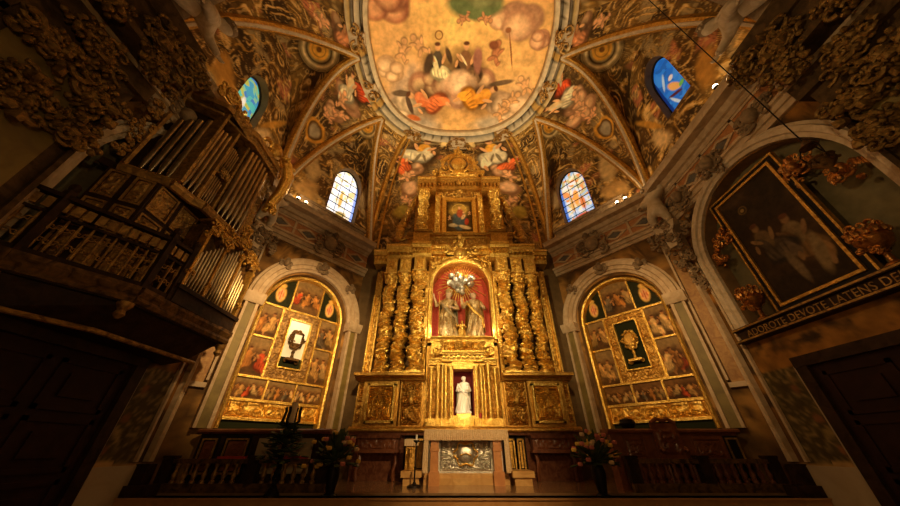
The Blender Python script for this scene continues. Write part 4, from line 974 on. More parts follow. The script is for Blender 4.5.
mb = R_(); mb.box(-.31, .31, .1, .56, 1.30, 1.38); mb.box(-.2, .2, .15, .45, 1.38, 1.44); mb.build('tabernacle_floor', GOLD, ret)
light('tabernacle_lamp', 'POINT', (0, 9.45-.75, 2.30), None, 2.6, (1, .84, .6), .05)
light('tabernacle_lamp', 'POINT', (0, 9.45-.80, 1.42), None, 2.4, (1, .84, .6), .04)
# attic storey
mb = R_(); mb.box(-2.0, 2.0, 0, .45, 6.78, 7.35); mb.box(-1.75, -1.15, 0, .76, 6.8, 7.38); mb.box(1.15, 1.75, 0, .76, 6.8, 7.38); mb.box(-1.02, 1.02, 0, .30, 7.3, 9.9)
mb.box(-1.85, 1.85, 0, .12, 7.3, 9.9)
cornice(mb, -2.02, 2.02, 7.32, .16, .5, .16, False); cornice(mb, -1.72, -1.02, 7.36, .14, .72, .12, False); cornice(mb, 1.02, 1.72, 7.36, .14, .72, .12, False)
mb.relief(-1.0, 1.0, 6.85, 7.3, .45, .07, 7, 25, .02); mb.build('attic_wall', GOLD2, ret)
for s in (-1, 1):
    xx = s*1.46; mb = R_(); colbase(mb, xx, .55, 7.50, .18); twisted(mb, xx, .55, 7.64, 9.42, .19, 2.6, s, 30, .05)
    c = mb.build('attic_column', GOLD, ret, True); mb = R_(); capital(mb, xx, .55, 9.42, .18, .30); mb.build('capital', GOLD, c, True)
    a, b = sorted((s*.78, s*1.0)); mb = R_(); mb.box(a, b, .3, .42, 7.5, 9.7); mb.relief(a+.02, b-.02, 7.55, 9.6, .42, .06, 9, 27, .018); mb.build('attic_pilaster', GOLD, ret, True)
    mb = R_()
    for q in range(16): f = q/15; mb.ell((s*(2.40-.58*f**1.3), .35, 7.4+2.1*f), (.19-.07*f, .15, .13), 7, 9, None, .6, q)
    mb.scroll((s*2.3, .35, 7.55), .25, .07, 1.4, 'xz', s); mb.build('volute', GOLD2, ret, True)
# framed attic picture
def framed(mb, x0, x1, z0, z1, y, w, t):
    for q in ((x0-w, x1+w, z0-w, z0), (x0-w, x1+w, z1, z1+w), (x0-w, x0, z0, z1), (x1, x1+w, z0, z1)): mb.box(q[0], q[1], y, y+t, q[2], q[3])
mb = R_(); framed(mb, -.57, .57, 7.70, 9.42, .30, .12, .12); framed(mb, -.53, .53, 7.74, 9.38, .30, .04, .06); apf = mb.build('attic_frame', GOLD, ret)
X, Z = np.meshgrid(np.linspace(-.57, .57, 60), np.linspace(7.7, 9.42, 90), indexing='ij')
p = Pic(X, Z, (.10, .06, .02), 9, 3, .15); p.blob(0, 8.85, .5, .45, (.50, .34, .10), 0, .6); p.ring(np.hypot(X, (Z-8.95)), .26, .32, (.6, .44, .16), .03)
p.blob(0, 8.35, .32, .55, (.10, .13, .16), 0, .3); p.blob(.02, 8.75, .16, .28, (.42, .12, .06)); p.blob(0, 9.02, .07, .09, (.66, .44, .26)); p.blob(.16, 8.55, .09, .18, (.66, .46, .28), -.4); p.blob(.17, 8.78, .055, .06, (.66, .44, .26))
p.blob(-.25, 8.1, .22, .12, (.5, .42, .3)); p.blob(.22, 8.02, .3, .1, (.66, .52, .34), -.3); p.blob(.3, 8.3, .1, .2, (.45, .08, .04)); p.putto(-.4, 8.5, .28, 0); p.putto(.42, 8.75, .24, 0)
mb = R_(); mb.grid(np.stack([X, .32+0*X, Z], -1), p.done()); mb.build('attic_painting', PAINT, apf, False, False)
mb = R_(); mb.box(-1.0, 1.0, 0, .36, 9.55, 9.95); mb.relief(-.95, .95, 9.58, 9.92, .36, .08, 7, 31, .02); cornice(mb, -1.05, 1.05, 9.95, .5, .5, .25); cornice(mb, -1.75, -.98, 9.72, .62, .62, .28); cornice(mb, .98, 1.75, 9.72, .62, .62, .28)
mb.flourish((0, .45, 9.75), .26, 61, 14, .035); mb.flourish((0, .65, 10.2), .24, 62, 12, .035); mb.build('attic_cornice', GOLD2, ret)
# crest
mb = R_(); mb.ell((0, .85, 11.20), (.34, .16, .38), 10, 16); mb.box(-.85, .85, 0.1, .80, 10.42, 10.72); mb.lathe([(.3, 0), (.18, .15), (.24, .3)], (0, .75, 10.6), 14); mb.relief(-.8, .8, 10.45, 10.70, .80, .06, 8, 3, .02)
cm = mb.build('crest_medallion', GOLD, ret, True)
mb = R_(); mb.tube([(.46*math.cos(a), .83, 11.20+.52*math.sin(a)) for a in np.linspace(0, 2*math.pi, 30, endpoint=False)], .05, 8, True)
for s in (-1, 1): mb.scroll((s*.62, .75, 10.95), .26, .07, 1.4, 'xz', s); mb.scroll((s*.66, .75, 11.45), .2, .05, 1.3, 'xz', -s); mb.flourish((s*.95, .65, 10.85), .22, 64, 9, .035); mb.ell((s*1.05, .6, 10.85), (.12, .1, .2), 6, 8, None, .4, 2)
for a in np.linspace(-.2, math.pi+.2, 17): mb.ell((.70*math.cos(a), .78, 11.2+.72*math.sin(a)), (.10, .07, .12), 5, 7, None, .6, int(a*9))
mb.flourish((0, .85, 11.95), .24, 66, 14, .04); mb.ell((0, .9, 12.2), (.08, .06, .16)); mb.build('crest_ornament', GOLD, ret, True)

# ------------------------------------------------------------------ robed statues
def statue(fr, h, label, name='saint_statue', robe=ESTO, robe2=ESTOD, skin=SKIN, hair=STUCD, arms='open', group=None, seed=1, mitre=False, cat='statue'):
    t = thing(name, tuple(fr((0, 0, 0))[0]), label, cat, group)
    prof = [(0, .19, .15), (.03, .20, .16), (.15, .175, .145), (.30, .155, .13), (.42, .145, .12), (.50, .14, .115), (.57, .125, .10), (.63, .105, .085), (.70, .125, .095), (.76, .14, .095), (.80, .145, .085), (.825, .11, .07), (.845, .05, .05), (.865, .036, .038), (.88, .045, .05), (.90, .058, .065), (.935, .064, .075), (.965, .06, .07), (.99, .035, .04), (1.0, .004, .004)]
    zz = np.interp(np.linspace(0, 1, 64), np.linspace(0, 1, len(prof)), [a[0] for a in prof]); rx = np.interp(zz, [a[0] for a in prof], [a[1] for a in prof]); ry = np.interp(zz, [a[0] for a in prof], [a[2] for a in prof])
    nt = 36; T = (np.arange(nt)*2*math.pi/nt)[None]; Z = zz[:, None]
    fold = np.clip((.80-Z)/.3, 0, 1)*(.10*np.cos(T*7+Z*9+seed)+.06*np.cos(T*11-Z*6))
    sway = .03*np.sin(Z*5+seed)
    Pp = np.stack([sway+rx[:, None]*(1+fold)*np.cos(T), ry[:, None]*(1+fold)*np.sin(T), Z+0*T], -1)*h
    cut = int(np.searchsorted(zz, .84))
    mb = MB(fr); mb.grid(Pp[:cut+1], None, False, True); mb.build('robe', robe, t, True)
    mb = MB(fr); mb.grid(Pp[cut-1:], None, False, True); sw = Pp[-6, :, 0].mean(); hc = np.array((sw, 0, .93*h))
    mb.ell(hc+np.array((0, .075*h, -.005*h)), (.011*h, .016*h, .018*h), 5, 6); mb.ell(hc+np.array((0, .066*h, -.032*h)), (.022*h, .008*h, .006*h), 4, 6)
    for q in (-1, 1): mb.ell(hc+np.array((q*.025*h, .062*h, .008*h)), (.010*h, .007*h, .006*h), 4, 6); mb.ell(hc+np.array((q*.062*h, 0, 0)), (.008*h, .014*h, .02*h), 4, 6)
    head = mb.build('head', skin, t, True)
    mb = MB(fr); mb.ell(hc+np.array((0, -.015*h, .02*h)), (.072*h, .075*h, .062*h), 8, 12, None, .25, seed); mb.build('hair', hair, t, True)
    mb = MB(fr)      # mantle falling from the shoulders
    aa = np.linspace(math.pi*.95, math.pi*2.05, 22); M = np.array([[((.165+.05*(1-z)+.012*math.cos(a*9))*math.cos(a)*h, (.125+.05*(1-z)+.012*math.cos(a*9))*math.sin(a)*h-.01*h, z*h) for a in aa] for z in np.linspace(.12, .80, 16)])
    mb.grid(M); mb.tube([(-.15*h, .04*h, .74*h), (0, .12*h, .52*h), (.16*h, .08*h, .40*h), (.19*h, 0, .22*h)], [.03*h, .035*h, .03*h, .025*h], 8); mb.build('mantle', robe2, t, True)
    AP = {'open': [[(-.13, 0, .78), (-.23, .05, .64), (-.26, .16, .74)], [(.13, 0, .78), (.22, .04, .62), (.16, .18, .62)]],
          'up': [[(-.13, 0, .78), (-.25, .04, .68), (-.30, .12, .84)], [(.13, 0, .78), (.20, .06, .60), (.06, .16, .60)]],
          'child': [[(-.13, 0, .78), (-.19, .04, .60), (-.08, .15, .58)], [(.13, 0, .78), (.20, .05, .60), (.10, .17, .56)]]}[arms]
    for A in AP:
        A = np.array(A)*h; mb = MB(fr); mb.tube([A[0], A[0]*.4+A[1]*.6, A[1], A[1]*.4+A[2]*.6], [.045*h, .042*h, .042*h, .040*h], 10); mb.build('sleeve', robe, t, True)
        d = (A[2]-A[1]); d /= np.linalg.norm(d); a = np.cross(d, (0, 1, 0.01)); a /= np.linalg.norm(a)
        mb = MB(fr); mb.tube([A[1]*.4+A[2]*.6, A[2]], [.024*h, .018*h], 8); mb.ell(A[2]+d*.02*h, (.022*h, .014*h, .026*h), 6, 8)
        for q in range(4): mb.tube([A[2]+d*.03*h+a*(q-1.5)*.011*h, A[2]+d*.055*h+a*(q-1.5)*.012*h, A[2]+d*(.075-.006*abs(q-1.3))*h+a*(q-1.5)*.012*h+np.array((0, .008*h, 0))], [.007*h, .006*h, .005*h], 5)
        mb.tube([A[2]+a*.018*h, A[2]+a*.038*h+d*.022*h], [.008*h, .006*h], 5); mb.build('hand', skin, t, True)
    if mitre:
        mb = MB(fr); mb.prism([(sw-.06*h, .965*h), (sw-.075*h, 1.03*h), (sw, 1.10*h), (sw+.075*h, 1.03*h), (sw+.06*h, .965*h)], -.04*h, .04*h); mb.build('mitre', robe, t)
    return t
def at(x, y, z, ry=0): return F((x, y, z), (1, 0, 0), (0, -1, 0))
mb = R_(); mb.box(-.80, -.14, -.2, .34, 3.47, 3.60); mb.box(.14, .80, -.2, .34, 3.47, 3.60); mb.box(-.14, .14, -.2, .26, 3.47, 3.52); mb.build('niche_step', GOLD, ret)
statue(at(-.44, 9.36, 3.61), 1.62, 'left saint statue with raised arm in the red niche of the retable', arms='up', seed=2, mitre=True, robe=ESTO, robe2=ESTOD)
statue(at(.44, 9.36, 3.61), 1.60, 'right saint statue in pale gold robes in the red niche of the retable', arms='open', seed=5, robe=ESTO, robe2=GOLD)
# crosier of the left saint
mb = R_(); mb.tube([(-.90+.16, .22, 3.62), (-.74, .24, 5.05)], .014, 6); mb.scroll((-.74, .24, 5.13), .07, .014, 1.2, 'xz', 1); tag(mb.build('crosier', GOLD, None, True), 'thin golden crosier standing beside the left saint in the niche', 'staff')
t = statue(at(0, 9.24, 3.53), .62, 'small gilded angel figure between the two saints in the niche', name='angel_statue', robe=GOLD, robe2=GOLD, skin=GOLD, hair=GOLD, seed=3)
statue(at(0, 9.15, 1.45), .96, 'brightly lit white marble virgin with child in the tabernacle', name='madonna_statue', robe=WHITE, robe2=WHITE, skin=WHITE, hair=WHITE, arms='child', seed=4)
mb = R_(); mb.tube([(.10, .46, 2.02), (.12, .46, 2.12)], [.05, .04], 8); mb.ell((.12, .47, 2.17), (.035, .035, .04)); tag(mb.build('child_statue', WHITE, None, True), 'white marble infant held by the virgin in the tabernacle', 'statue')
mb = R_()
for q in range(7): mb.ell((-.17+.057*q, .40, 1.47), (.045, .045, .04), 5, 7, None, .4, q)
tag(mb.build('cloud_base', WHITE, None, True), 'white marble cloud at the feet of the virgin in the tabernacle', 'statue base')
mb = R_(); mb.lathe([(.03, 0), (.045, .04), (.04, .10), (.03, .11)], (.42, .72, 1.31), 12); tag(mb.build('red_votive_glass', PETAL['red'], None, True), 'small red votive glass at the right foot of the tabernacle', 'votive light')

# ================================================================== ALTAR
alt = thing('altar', (-.02, 7.95, 0), 'altar with silver front and orange wood pillars before the retable', 'altar')
mb = MB(); mb.box(-.92, .88, 7.72, 8.35, .92, .985); mb.build('altar_top', OWOOD, alt)
for x in (-.72, .66):
    mb = MB(); mb.box(x-.085, x+.085, 7.74, 7.92, .10, .92); mb.box(x-.11, x+.11, 7.70, 7.95, 0, .24); mb.box(x-.10, x+.10, 7.72, 7.93, .60, .66); mb.build('pillar', OWOOD, alt)
mb = MB(); mb.box(-.86, .80, 8.0, 8.3, .12, .92); mb.build('altar_body', SILVER, alt)
ff = F((0, 8.0, 0), (1, 0, 0), (0, -1, 0))
mb = MB(ff); mb.relief(-.60, .54, .24, .82, 0, .045, 8, 41, .012); mb.build('silver_relief', SILVER, alt, True)
mb = MB(ff); mb.ell((-.03, .04, .55), (.20, .06, .17), 10, 18); mb.build('cartouche', SILVER, alt, True)
mb = MB(ff); mb.tube([((.25+.03*math.cos(6*a))*math.cos(a)-.03, .07, .55+(.21+.03*math.cos(6*a))*math.sin(a)) for a in np.linspace(0, 2*math.pi, 48, endpoint=False)], .02, 6, True)
mb.tube([(-.16, .10, .52), (-.03, .11, .56), (.10, .10, .52)], .018, 6); mb.scroll((-.03, .09, .78), .05, .02, 1.1, 'xz'); mb.build('cartouche_frame', GOLD, alt, True)
mb = MB(); mb.box(-.95, .90, 7.95, 8.4, .12, .20); mb.box(-.95, .90, 7.90, 8.4, .0, .12); mb.build('plinth', HONEY, alt)
# cloth with pleated lace
def pleated(x0, x1, y, z0, z1, amp, per, axis=0):
    n = int((x1-x0)/per*8); u = np.linspace(x0, x1, n); w = amp*np.cos(u/per*2*math.pi)
    zz = np.linspace(z0, z1, 5)[None]; U = u[:, None]+0*zz; Wv = (w[:, None])*(z1-zz)/(z1-z0)
    return np.stack([U, y-Wv-.012, zz+0*U], -1) if axis == 0 else np.stack([y+Wv, U, zz+0*U], -1)
cl = thing('altar_cloth', (-.02, 8.0, .985), 'pale linen altar cloth with a pleated lace fringe on the altar', 'altar cloth')
mb = MB(); mb.box(-.955, .915, 7.68, 8.38, .988, 1.003); mb.build('linen_top', CLOTH, cl)
mb = MB(); mb.grid(pleated(-.955, .915, 7.68, .80, .995, .012, .045)); mb.build('front_fringe', LACE, cl, True)
for s, x in ((-1, -.955), (1, .915)):
    mb = MB(); mb.grid(pleated(7.68, 8.38, x-.008*0+s*.012, .25, .995, .012, .07, 1)); mb.grid(pleated(x-.0 if s > 0 else x, x+.0 if False else (x+.10 if s < 0 else x-.10), 7.69, .22, .80, .008, .04) if s < 0 else pleated(x-.10, x, 7.69, .22, .80, .008, .04)); mb.build('side_drop', LACE, cl, True)
for x0, x1, lab in ((-1.42, -.98, 'left'), (.94, 1.40, 'right')):
    mb = MB(); mb.box(x0, x1, 7.7, 8.35, .14, .25); mb.box(x0+.05, x1-.05, 7.75, 8.35, 0, .14); tag(mb.build('stone_plinth', HONEY), 'cream stone block on the floor at the %s of the altar' % lab, 'stone block', 'blocks beside the altar')
st = thing('credence_stand', (-1.27, 8.1, 0), 'narrow gilt stand under a small white cloth, left of the altar', 'stand')
mb = MB(); mb.box(-1.38, -1.14, 8.0, 8.22, .26, .80); mb.build('body', GOLD2, st); mb = MB(); mb.box(-1.42, -1.10, 7.96, 8.26, .80, .83); mb.grid(pleated(-1.42, -1.10, 7.96, .70, .82, .008, .05)); mb.build('cloth', CLOTH, st)
st = thing('candle_stand', (-1.1, 7.45, 0), 'slim black iron candle stand in front of the left altar block', 'candle stand')
mb = MB(); mb.lathe([(.15, 0), (.14, .03), (.04, .06), (.02, .10)], (-1.1, 7.45, 0), 16); mb.build('foot', IRON, st, True)
mb = MB(); mb.lathe([(.016, .08), (.016, .3), (.03, .32), (.016, .34), (.016, .74), (.06, .78), (.065, .80)], (-1.1, 7.45, 0), 10); mb.build('stem', IRON, st, True)
mb = MB(); mb.lathe([(.022, .80), (.022, .90), (.015, .90)], (-1.1, 7.45, 0), 10); mb.build('candle', WHITE, st, True)

# ================================================================== RELIC ALTARS IN THE ARCHED RECESSES
def pic_panel(fr, x0, x1, z0, zt, y, kind, seed, parent, name='picture'):
    n = max(8, int((x1-x0)/.022)); X = np.linspace(x0, x1, n); H = np.array([max(z0+.02, zt(x) if callable(zt) else zt) for x in X]); m = max(8, int((H.max()-z0)/.022)); T = np.linspace(0, 1, m)[None]
    Z = z0+(H[:, None]-z0)*T; XX = X[:, None]+0*T
    w, h = x1-x0, H.max()-z0; c = (x0+x1)/2; rnd = random.Random(seed)
    p = Pic(XX, Z, (.30, .21, .12) if kind != 'dark' else (.15, .09, .045), seed, 4, .2)
    if kind == 'arms':
        p.C[:] = (.03, .032, .012); p.blob(c, z0+h*.4, w*.24, h*.30, (.62, .40, .14), 0, .2, 1, .02); p.blob(c, z0+h*.38, w*.16, h*.22, (.62, .38, .22), 0, .2, 1, .02)
        for q in (-1, 0, 1): p.blob(c+q*w*.09, z0+h*.38, w*.022, h*.18, (.45, .05, .02), 0, .3, 1, 0)
        p.blob(c, z0+h*.70, w*.16, h*.08, (.62, .42, .14), 0, .2, 1, .02)
    else:
        p.noise((.30, .20, .11), 3.5, .5, .15, .8); p.mix(np.clip((Z-z0-h*.62)/(h*.2), 0, 1)*.75, (.30, .26, .18) if kind != 'dark' else (.20, .13, .07)); p.mix(np.clip((z0+h*.2-Z)/(h*.1), 0, 1)*.7, (.10, .065, .03))
        nf = {'group': 5, 'dark': 5, 'pair': 2, 'one': 3}[kind]
        for q in range(nf):
            hh = h*rnd.uniform(.55, .75) if kind != 'pair' else h*.8; hh = min(hh, w*1.3)
            col = rnd.choice([(.40, .10, .05), (.44, .33, .18), (.16, .15, .14), (.28, .22, .12), (.38, .22, .09), (.50, .42, .28), (.34, .28, .18)])
            if kind == 'dark': col = tuple(v*.8 for v in col)
            p.fig(x0+w*(q+.5)/nf+rnd.uniform(-.03, .03), z0+h*.42+rnd.uniform(-.05, .05)*h, hh, rnd.uniform(-.3, .3), col, (.50, .32, .18), seed*7+q)
    p.C *= np.array((.80, .66, .48)) if kind != 'arms' else 1
    mb = MB(fr); mb.grid(np.stack([XX, y+0*XX, Z], -1), p.done()); return mb.build(name, PAINT, parent, False, False)
for s in (-1, 1):
    fr = FD[s][0]
    t = thing('relic_altar', tuple(fr((2.1, -.3, 1.0))[0]), 'arched gilt altarpiece of small paintings in the %s recess' % SIDE[s], 'altarpiece')
    mb = MB(fr); mb.prism([(.84, 1.02)]+[(2.1+1.25*math.cos(a), 3.95+1.25*math.sin(a)) for a in np.linspace(math.pi, 0, 26)]+[(3.36, 1.02)], -.36, -.28); mb.build('backing', GREENV, t)
    mb = MB(fr); mb.arch(2.1, 3.95, 1.13, 0, 1.02, [(0, -.28), (0, -.16), (.03, -.10), (.08, -.08), (.12, -.12), (.13, -.28)], 30); fo = mb.build('outer_frame', GOLD, t, True)
    yb = -.26; top = arch_top(2.1, 3.95, 1.13)
    B = []; bar = lambda a, b, c, d: B.append((a, b, yb-.02, yb+.05, c, d)); w = .022
    bar(.97, 3.23, 1.20, 1.26); bar(.97, 3.23, 1.60, 1.66); bar(.97, 3.23, 2.12, 2.17); bar(.97, 1.53, 3.14-w, 3.14+w); bar(2.67, 3.23, 3.14-w, 3.14+w); bar(.97, 3.23, 4.02, 4.07)
    bar(1.70-w, 1.70+w, 1.62, 2.14); bar(2.46-w, 2.46+w, 1.62, 2.14); bar(1.50, 1.55, 2.15, 4.04); bar(2.65, 2.70, 2.15, 4.04); bar(1.66-w, 1.66+w, 4.04, top(1.66)); bar(2.54-w, 2.54+w, 4.04, top(2.54))
    mb = MB(fr); mb.boxes(B); mb.build('gilt_bars', GOLD, t)
    pic_panel(fr, .98, 1.68, 1.66, 2.12, yb, 'dark' if s > 0 else 'group', 11, t); pic_panel(fr, 1.72, 2.44, 1.66, 2.12, yb, 'dark' if s > 0 else 'group', 12, t); pic_panel(fr, 2.48, 3.22, 1.66, 2.12, yb, 'dark' if s > 0 else 'group', 13, t)
    for x0, x1 in ((.98, 1.50), (2.70, 3.22)): pic_panel(fr, x0, x1, 2.17, 3.12, yb, 'pair' if s < 0 else 'one', int(x0*31)+s, t); pic_panel(fr, x0, x1, 3.16, 4.02, yb, 'pair', int(x0*37)+s, t)
    pic_panel(fr, 1.68, 2.52, 4.07, top, yb, 'one', 5+s, t); pic_panel(fr, .99, 1.64, 4.07, top, yb, 'arms', 3, t, 'coat_of_arms'); pic_panel(fr, 2.56, 3.21, 4.07, top, yb, 'arms', 4, t, 'coat_of_arms')
    mb = MB(fr); mb.box(.97, 3.23, yb-.02, yb, 1.26, 1.6); mb.relief(1.0, 3.2, 1.27, 1.59, yb, .06, 7, 51, .015); mb.build('carved_frieze', GOLD, t, True)
    # centre frame
    fm = MB(fr)
    for q in ((1.55, 2.65, 2.17, 2.46), (1.55, 2.65, 3.80, 4.02), (1.55, 1.78, 2.46, 3.80), (2.42, 2.65, 2.46, 3.80)): fm.box(q[0], q[1], yb-.02, yb+.02, q[2], q[3]); fm.relief(q[0], q[1], q[2], q[3], yb+.02, .03, 10, 61, .015)
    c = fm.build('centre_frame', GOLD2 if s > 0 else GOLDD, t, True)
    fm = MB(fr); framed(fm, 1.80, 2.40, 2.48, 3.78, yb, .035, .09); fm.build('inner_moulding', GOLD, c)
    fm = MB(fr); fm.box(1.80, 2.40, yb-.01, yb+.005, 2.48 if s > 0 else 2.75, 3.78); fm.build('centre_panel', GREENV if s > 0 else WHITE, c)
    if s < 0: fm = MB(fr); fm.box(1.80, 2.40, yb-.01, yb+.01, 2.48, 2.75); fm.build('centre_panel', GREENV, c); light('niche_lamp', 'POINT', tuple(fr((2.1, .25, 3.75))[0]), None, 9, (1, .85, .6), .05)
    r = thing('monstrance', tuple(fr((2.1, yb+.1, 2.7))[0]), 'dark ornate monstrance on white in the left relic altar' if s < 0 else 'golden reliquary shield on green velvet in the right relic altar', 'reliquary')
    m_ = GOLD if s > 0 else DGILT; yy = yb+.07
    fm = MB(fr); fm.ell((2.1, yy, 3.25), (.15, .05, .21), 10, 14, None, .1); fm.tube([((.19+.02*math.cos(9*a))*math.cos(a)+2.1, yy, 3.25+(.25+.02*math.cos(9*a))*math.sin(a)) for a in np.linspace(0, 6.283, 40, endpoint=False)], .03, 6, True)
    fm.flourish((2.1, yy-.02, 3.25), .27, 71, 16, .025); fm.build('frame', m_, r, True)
    fm = MB(fr); fm.box(2.0, 2.2, yy+.04, yy+.06, 3.14, 3.38); fm.build('window', WHITE if s < 0 else GOLD2, r)
    fm = MB(fr); fm.lathe([(.09, 0), (.05, .04), (.03, .12), (.05, .18), (.025, .24), (.03, .3)], (2.1, yy, 2.72), 12); fm.build('stem', m_, r, True)
    fm = MB(fr); fm.box(1.93, 2.27, yb+.0, yy+.12, 2.66, 2.72); fm.scroll((1.95, yy, 2.66), .06, .02); fm.scroll((2.25, yy, 2.66), .06, .02, 1.4, 'xz', -1); fm.build('bracket', m_, r)

# ================================================================== CHOIR FURNITURE
# long cupboards below the relic altars
sb = thing('choir_cupboard', (-3.9, 7.6, 0), 'long panelled cupboard with gilt framed panels under the left relic altar', 'cupboard')
def chest(x0, x1, parent, y=6.95, d=.28):
    mb = MB(); mb.box(x0, x1, y, y+d, 0, .90); mb.build('body', DARK if x0 < 0 else RWOOD, parent)
    mb = MB(F((0, y, 0), (1, 0, 0), (0, -1, 0))); mb.extrude([(-d, .90), (.04, .90), (.07, .93), (.07, .96), (.04, .985), (-d, .985)], x0-.06, x1+.06); mb.build('top_board', RWOOD, parent)
chest(-5.40, -2.85, sb)
ff = F((0, 6.95, 0), (1, 0, 0), (0, -1, 0))
for a, b in ((-5.36, -4.98), (-4.88, -4.35)):
    mb = MB(ff); mb.box(a, b, 0, .02, .2, .86); f_ = mb.build('door', BLACK, sb); mb = MB(ff); framed(mb, a+.07, b-.07, .27, .79, .02, .03, .02); mb.build('door_moulding', GOLD2, f_)
    mb = MB(ff); mb.relief(a+.09, b-.09, .29, .77, .02, .01, 9, 5, .02); mb.build('painted_panel', RWOOD, f_)
mb = MB(ff); mb.box(-4.2, -3.1, 0, .015, .25, .82); mb.build('cloth_panel', DADO, sb)
sb = thing('choir_cupboard', (4.4, 7.6, 0), 'long carved reddish cupboard under the right relic altar', 'cupboard')
chest(2.85, 5.40, sb)
for a, b in ((3.1, 3.5), (4.45, 5.05)):
    mb = MB(ff); framed(mb, a+.03, b-.03, .50, .80, 0, .03, .03); f_ = mb.build('panel_frame', RWOOD, sb); mb = MB(ff); mb.relief(a+.04, b-.04, .51, .79, 0, .035, 8, 77, .018); mb.build('carving', RWOOD, f_, True)
mb = MB(ff); mb.box(5.1, 5.38, 0, .02, .12, .86); f_ = mb.build('door', BLACK, sb); mb = MB(ff); framed(mb, 5.15, 5.33, .18, .80, .02, .03, .02); mb.build('door_moulding', GOLDD, f_)
# priest's seat on the right
t = thing('carved_chair', (3.85, 6.85, 0), 'high carved red wood chair before the right choir cupboard', 'chair')
mb = MB(); mb.box(3.70, 4.22, 6.89, 6.94, .42, 1.08); mb.build('backrest', RWOOD, t); mb = MB(F((0, 6.89, 0), (1, 0, 0), (0, -1, 0))); mb.relief(3.76, 4.16, .55, 1.0, 0, .04, 7, 5, .02); mb.tube([(3.72, 0, 1.08), (3.85, 0, 1.16), (3.96, 0, 1.12), (4.07, 0, 1.16), (4.20, 0, 1.08)], .04, 8); mb.build('back_carving', RWOOD, t, True)
mb = MB(); mb.box(3.70, 4.22, 6.76, 6.9, .40, .47); mb.build('seat', DRED, t)
for q in (3.73, 4.19):
    mb = MB(); mb.tube([(q, 6.88, .62), (q, 6.82, .66), (q, 6.76, .60)], .028, 6); mb.build('armrest', RWOOD, t, True)
    for y in (6.78, 6.88): mb = MB(); mb.lathe([(.035, 0), (.025, .05), (.035, .2), (.025, .4)], (q, y, 0), 8); mb.build('leg', RWOOD, t, True)
mb = MB(); mb.lathe([(.05, 0), (.11, .02), (.16, .10), (.13, .17), (.03, .2)], (3.35, 7.10, .985), 16); tag(mb.build('dark_urn', IRON, None, True), 'low dark bronze vessel on the right choir cupboard', 'vessel')
# balustrades
def balustrade(x0, x1, lab, n, posts):
    t = thing('balustrade', ((x0+x1)/2, 6.66, 0), lab, 'balustrade')
    mb = MB(); mb.box(x0, x1, 6.605, 6.715, 0, .13); mb.build('plinth', DGILT, t); mb = MB(); mb.box(x0, x1, 6.61, 6.71, .42, .49); mb.build('rail', DGILT, t)
    for q in posts: mb = MB(); mb.box(q-.10, q+.10, 6.602, 6.73, .13, .50); mb.box(q-.12, q+.12, 6.602, 6.74, .50, .54); mb.build('post', DARK, t)
    L = x1-x0
    for k in range(n):
        x = x0+(k+.5)*L/n
        if any(abs(x-q) < .14 for q in posts): continue
        mb = MB(); mb.lathe([(.045, .13), (.045, .16), (.025, .18), (.05, .25), (.02, .34), (.04, .39), (.045, .42)], (x, 6.66, 0), 10); mb.build('baluster', REDM if x > 0 else GOLDD, t, True)
balustrade(2.9, 5.66, 'low dark balustrade with turned balusters on the right', 18, (2.98, 4.3, 5.58))
balustrade(-5.66, -2.6, 'low dark balustrade with gilt balusters on the left', 17, (-5.58, -4.0, -2.7))
for x, y, lab in ((-4.45, 6.66, 'left'), (-3.3, 6.66, 'right')):
    mb = MB(); mb.box(x-.25, x+.25, y-.05, y+.05, .492, .53); tag(mb.build('red_cushion', PETAL['red'], None, True), 'red cushion on the left balustrade, %s one' % ('nearer the wall' if lab == 'left' else 'nearer the altar'), 'cushion', 'cushions on the left balustrade')
for s in (-1, 1):
    mb = MB(); a, b = sorted((s*5.95, s*6.3)); mb.box(*sorted((s*5.5, s*5.95)), 6.32, 6.58, -.035, .12); mb.box(*sorted((s*5.72, s*5.95)), 6.40, 6.58, .12, .42); tag(mb.build('stone_step', DARK), 'dark stepped block ending the %s balustrade at the wall' % SIDE[s], 'step', 'steps at the wall')
